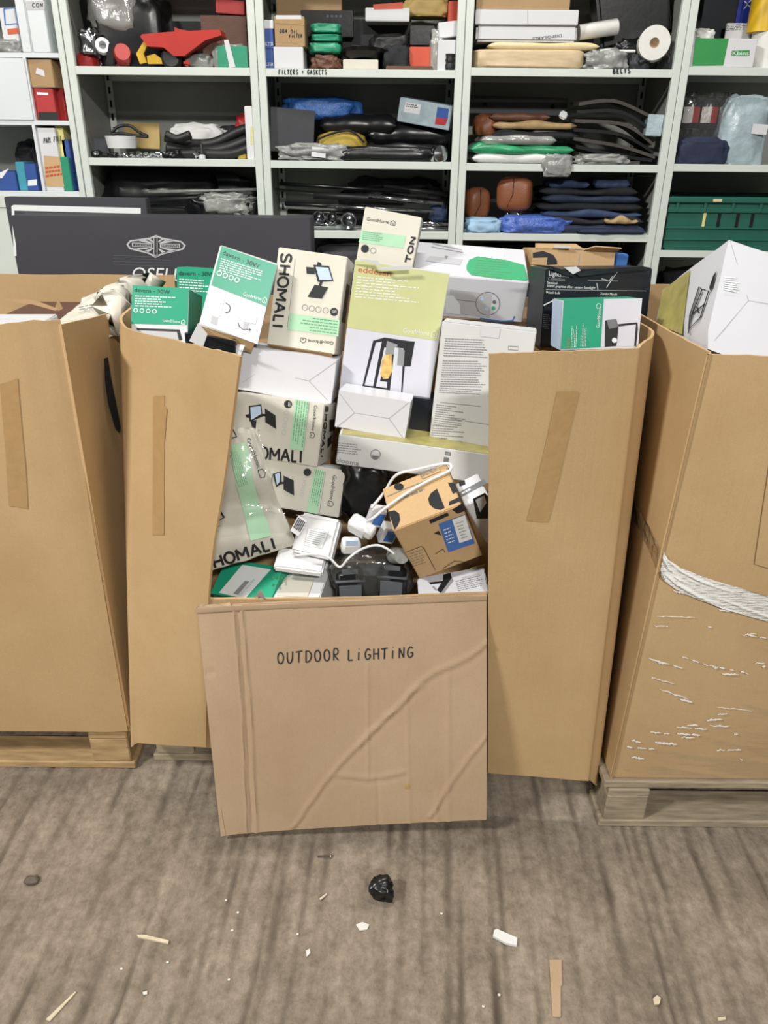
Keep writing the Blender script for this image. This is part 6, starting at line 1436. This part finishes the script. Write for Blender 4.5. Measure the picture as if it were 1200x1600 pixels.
folded('navy_roll', 'rolled navy cloth overhanging the lip beside the upright', 'cloth', 905, 1010, 358, 3.29, .05, Z3['c'] + .001, 'navy_cloth', 78, None, .004)

# ---- fourth steel unit
o, S = cart('tissue_box', 'green and white wipes box with a small green name patch', 'box', 1077, 1178, 60, 3.315, .2, Z4['a'], 'card_white')
g = lambda x, y: (1000 + x * .2874, y * .2875)
S.polys([('kbins_green', mp(g, [(292, 207), (474, 210), (444, 356), (274, 358)]))], 'green_panel', .0008)
S.polys([('kbins_green', mp(g, [(490, 275), (588, 272), (586, 303), (488, 303)]))], 'name_patch', .0008); S.text('Kbins', g(494, 300), g(582, 300), g(494, 278), 'print_white', .02, .0016)
bag('white_wipes', 'white crumpled wipes rising from the green and white box', 'wipes', 1083, 1122, 42, 3.36, .1, o['z_top'], 'paper_white', 81, .3, 3, .7)
cart('dark_tool_box', 'dark tool box behind the white wipes', 'tool box', 1093, 1150, -10, 3.52, .12, Z4['a'], 'card_navy')
o, S = cart('blue_jug', 'deep blue jug behind the wipes box', 'jug', 1150, 1192, -30, 3.5, .12, Z4['a'], 'bottle_blue', bev=.015); S.text('XL', g(560, 50), g(640, 40), g(560, 5), 'print_paleblue', .02, .002)
o, S = cart('white_label_box', 'small white label card standing behind the wipes box', 'card', 1130, 1170, 36, 3.47, .01, Z4['a'], 'card_white'); S.lines(g(465, 170), g(590, 160), g(465, 135), 4, 'print_midgrey', 82, .4, word=.2)
cyl_obj('yellow_roll', 'yellow roll standing on the white roll at the frame edge', 'roll', 1195, 22, 3.42, [(0, -.06), (.055, -.06), (.056, .06), (0, .06)], (0, 0, 0), 'yellow_plastic')
cyl_obj('white_roll', 'white roll standing beside the wipes box', 'roll', 1198, 77, 3.42, [(0, -.082), (.062, -.082), (.063, .075), (.055, .082), (0, .082)], (0, 0, 0), 'paper_white')
def bottle(px, Y, zb, lab, h=.125):
    x = at(px, 190, Y=Y)[0]; r = root('bottle', lab, 'bottle', 'shrink-wrapped dark bottles', (x, Y, zb))
    link('body', lathe_me('body', [(0, 0), (.033, 0), (.036, .006), (.036, h * .68), (.030, h * .78), (.016, h * .86), (.016, h * .88), (0, h * .88)], 'bottle_dark', 20), r)
    link('cap', lathe_me('cap', [(0, h * .86), (.019, h * .86), (.019, h), (0, h)], 'black_plastic', 16), r)
    V = []; Fc = []
    for k in range(9):
        a = math.radians(-150 + 120 * k / 8); V += [(.0368 * math.cos(a), .0368 * math.sin(a), h * .15), (.0368 * math.cos(a), .0368 * math.sin(a), h * .6)]
    Fc = [(2 * k, 2 * k + 2, 2 * k + 3, 2 * k + 1) for k in range(8)]
    link('label', mesh('label', V, Fc, ['red_card', 'paper_white'], [1, 1, 1, 1, 0, 0, 0, 0]), r)
for row, (zb, nm) in enumerate(((Z4['b'], 'lower'), (Z4['b'] + .127, 'upper'))):
    for k, px in enumerate((1076, 1104, 1132)):
        bottle(px, 3.42, zb, f'dark bottle with red and white label, {nm} tier, ' + ('beside the upright', 'middle of three', 'beside the blue-grey roll')[k])
bag('shrink_wrap', 'glossy clear wrap around the dark bottles', 'plastic wrap', 1062, 1146, 142, 3.375, .10, Z4['b'], 'clear_bag', 83, .06, 2, .3, None, False)
bag('navy_bag', 'navy garment in a glossy clear bag at the lip', 'bag', 1052, 1133, 213, 3.318, .05, Z4['b'], 'navy_cloth', 84, .15, 3, .5)
o = bag('bubble_roll', 'big blue-grey plastic-wrapped roll standing on the shelf', 'roll', 1131, 1206, 143, 3.33, .17, Z4['b'], 'foil_bluegrey', 85, .08, 2.5, .45, fine=.06)
wbox('roll_label', 'white label stuck on the blue-grey roll', 'label', 1187, 202, 3.322, (.06, .002, .035), (0, 0, 3), 'card_white', bev=0)
def crate():
    x0, x1, zt = fitbox(1038, 1262, 308, 3.315, Z4['c']); w = x1 - x0; h = zt - Z4['c']
    r = root('green_crate', 'big dark green plastic crate with slotted side', 'crate', None, ((x0 + x1) / 2, 3.315, Z4['c']))
    bm = bmesh.new(); d = .34
    for c_, s_ in (((0, .005, h / 2), (w - .02, .008, h)), ((0, d, h / 2), (w - .02, .008, h)), ((-w / 2 + .012, d / 2, h / 2), (.008, d, h)), ((w / 2 - .012, d / 2, h / 2), (.008, d, h)), ((0, d / 2, .004), (w - .02, d, .008))): box_bm(bm, c_, s_)
    link('body', bm_mesh('body', bm, 'crate_green'), r)
    def b(name, c_, s_, m='crate_green', bev=.002):
        bm = bmesh.new(); box_bm(bm, c_, s_, bev=bev); link(name, bm_mesh(name, bm, m), r)
    b('rim', (0, -.004, h - .012), (w, .018, .022), bev=.004); b('lip', (0, -.001, h - .05), (w - .005, .012, .02), bev=.003); b('lip', (0, -.001, h * .42), (w - .01, .008, .006)); b('lip', (0, -.001, h * .2), (w - .01, .008, .006))
    for k in range(5): b('rib', (-w / 2 + .04 + k * w / 5.2, -.002, h - .032), (.012, .014, .05))
    for k, (px, m_) in enumerate(((1101, 'print_yellow'), (1124, 'void_black'), (1153, 'void_black'), (1176, 'void_black'))):
        b('slot', (at(px, 342, Y=3.31)[0] - (x0 + x1) / 2, -.0005, h * .58), (.012, .006, .055), m_, .002)
    b('paper_scrap', (at(1120, 312, Y=3.31)[0] - (x0 + x1) / 2, -.0138, h - .012), (.035, .001, .010), 'cream', 0)
crate()
bag('black_sack', 'black sack low on the shelf under the green crate', 'sack', 1040, 1115, 420, 3.40, .2, .8305, 'black_cloth', 86, .2)

bag('dark_cloth_bundle', 'dark grey cloth bundle under the lowest chrome bars', 'bundle', 488, 690, 374, 3.36, .26, .8305, 'dark_grey', 87, .10, 2, .5)
bag('dark_space_lump', 'black lump darkening the shelf space under the folded navy stack', 'bundle', 745, 1000, 384, 3.38, .26, .8305, 'black_cloth', 88, .10, 2, .45)  # black lump added to darken the space below the shelf
for k, (px, lab, s_) in enumerate(((150, 'small black fitting beside the grey foam block', .03), (262, 'small black fitting at the end of the chrome pile', .028), (274, 'small black elbow between chrome pile and rubber hoses', .034), (178, 'small black fitting just before the white dish', .022))):
    q = at(px, 244, Y=3.335); link('black_fitting', lump_me('black_fitting', (s_ * 1.4, s_, s_), 'black_plastic', 120 + k, .4, 2, .7, 3), None, lab, 'fitting', 'small black fittings', mw=Matrix.Translation((q[0], q[1], Z1['b'])))
for k, (A, B, r_, m_, lab) in enumerate((((430, 296), (560, 308), .006, 'steel', 'dull steel rod slanting at the shelf end'), ((600, 292), (700, 304), .010, 'black_rubber', 'black rod end highest beside the upright'), ((450, 330), (640, 338), .010, 'black_plastic', 'black tube lying behind the lamp rims'))):
    tube_obj('long_rod', [at(*A, Y=3.46), at(*B, Y=3.47)], r_, m_, None, lab, 'rod', 'tubes and bars on the lowest visible shelf', 10)

# ================================================================== LITTER ON THE FLOOR
def litter(name, lab, cat, px, py, me, rz=0, dz=0, group=None):
    q = at(px, py, Z=0.0); return link(name, me, None, lab, cat, group, mw=Matrix.Translation((q[0], q[1], dz)) @ Matrix.Rotation(rz, 4, 'Z'))
litter('crumpled_tape', 'crumpled wad of black tape on the floor', 'tape wad', 596, 1398, lump_me('crumpled_tape', (.052, .048, .05), 'black_plastic', 91, .35, 1.6, .75, 4, True, .16))
def strip(name, lab, cat, P, m, th):
    pts = [at(*q, Z=.001) for q in P]; c = sum(pts) / len(pts); r = root(name, lab, cat, None, tuple(c)); bpts = pts
    n = len(pts); V = [q - c for q in pts] + [q - c + np.array([0, 0, th]) for q in pts]
    r2 = mesh(name, V, [tuple(range(n))[::-1], tuple(range(n, 2 * n))] + [(i, (i + 1) % n, n + (i + 1) % n, n + i) for i in range(n)], m)
    bpy.data.objects.remove(r); return link(name, r2, None, lab, cat, mw=Matrix.Translation(c))
strip('white_foam_strip', 'white foam strip on the floor', 'foam strip', [(772, 1456), (776, 1454), (808, 1468), (807, 1480), (790, 1476), (770, 1465)], 'white_plastic', .006)
strip('cardboard_strip', 'brown cardboard strip lying on the floor at the frame bottom', 'cardboard strip', [(858, 1501), (877, 1501), (878, 1540), (876, 1543), (876, 1590), (863, 1590)], 'kraft_flap', .003)
strip('wood_splinter', 'pale flat wood splinter on the floor', 'splinter', [(214, 1462), (225, 1462), (264, 1471), (263, 1476), (250, 1473), (216, 1466)], 'splinter', .004)
litter('stone_chip', 'dark oval stone chip on the floor near the pallet', 'stone chip', 50, 1378, lump_me('stone_chip', (.032, .022, .012), 'pebble', 92, .2, 2, .8, 3))
V, Fc = tube_data([(-.016, 0, .004), (.012, 0, .004), (.0125, 0, .004), (.016, 0, .004)], [.0022, .0022, .005, .005], 8)
litter('screw', 'small steel screw on the floor under the flap', 'screw', 507, 1340, mesh('screw', V, Fc, 'chrome', smooth=True), .05)
strip('thin_splinter', 'thin pale splinter on the floor beside the black tape wad', 'splinter', [(499, 1405), (510, 1397), (511, 1399), (501, 1407)], 'splinter', .003)
strip('thin_splinter', 'long thin splinter with a dark end, lower corner of the floor', 'splinter', [(72, 1594), (118, 1550), (119, 1552), (78, 1597)], 'splinter', .003)
strip('paper_scrap', 'small white paper scrap between two floor grooves', 'paper scrap', [(478, 1486), (484, 1483), (485, 1490), (479, 1496)], 'paper_white', .002)
strip('paper_scrap', 'tiny white paper scrap low on the bare floor', 'paper scrap', [(223, 1551), (230, 1549), (230, 1554), (224, 1555)], 'paper_white', .002)
strip('paper_scrap', 'white crumbly scrap below the black tape wad', 'paper scrap', [(556, 1446), (566, 1442), (577, 1446), (574, 1453), (562, 1455)], 'paper_white', .003)
strip('wood_chip', 'pale wood chip on the floor near the cardboard strip', 'wood chip', [(1020, 1562), (1026, 1557), (1032, 1561), (1030, 1570), (1022, 1571)], 'splinter', .004)
strip('wood_chip', 'small cream chip at the bottom edge of the floor', 'wood chip', [(1121, 1591), (1133, 1590), (1134, 1594), (1122, 1596)], 'splinter', .003)
for i, (px, py) in enumerate(((353, 1407), (363, 1454), (372, 1426), (190, 1514), (262, 1504), (358, 1531), (690, 1428), (780, 1555), (755, 1573), (465, 1460))):
    litter('crumb', 'tiny pale crumb scattered on the concrete floor', 'crumb', px, py, lump_me('crumb', (.006, .005, .003), 'paper_white', 100 + i, .3, 2, .8, 2), 0, 0, 'pale crumbs on the floor')
for o in bpy.data.objects: clear_z(o)
# settle shelf goods clear of uprights, side panels and back panels
bpy.context.view_layer.update()
UNITS = [(-1.895, -1.2255, .023), (-1.199, -.489, .007), (-.487, .279, .007), (.281, 1.091, .007), (1.093, 1.90, .007)]
def bbox(o):
    P = []
    for q in [o] + list(o.children_recursive):
        if q.type == 'MESH': P += [q.matrix_world @ Vector(c) for c in q.bound_box]
    return [min(p[i] for p in P) for i in range(3)], [max(p[i] for p in P) for i in range(3)]
for o in list(COL.objects):
    if o.parent or 'category' not in o or o.name.startswith(('shelving', 'pigeonhole', 'charcoal', 'framed')): continue
    lo, hi = bbox(o); cx_ = (lo[0] + hi[0]) / 2
    if (lo[1] + hi[1]) / 2 < 3.28: continue
    u = min(UNITS, key=lambda q: abs(cx_ - (q[0] + q[1]) / 2)); ins = u[2] if (lo[1] > 3.323 or u is UNITS[0]) else .0302
    if lo[1] < 3.299: ins = -1 if o.name.startswith('hanging') else ins
    a, b = u[0] + ins, u[1] - ins
    if u is UNITS[-1]: b = 9
    if u is UNITS[0]: a = -9
    dx = 0
    if hi[0] - lo[0] > b - a and b < 8 and a > -8:
        k = (b - a) / (hi[0] - lo[0]) * .995; c0 = o.matrix_basis.translation.copy(); o.matrix_basis = Matrix.Translation(((a + b) / 2 - (cx_ - c0.x) * k, c0.y, c0.z)) @ Matrix.Diagonal((k, 1, 1, 1)) @ Matrix.Translation(-c0) @ o.matrix_basis
    elif lo[0] < a: dx = a - lo[0]
    elif hi[0] > b: dx = b - hi[0]
    dy = min(0, 3.704 - hi[1])
    if dx or dy: o.matrix_basis = Matrix.Translation((dx, dy, 0)) @ o.matrix_basis
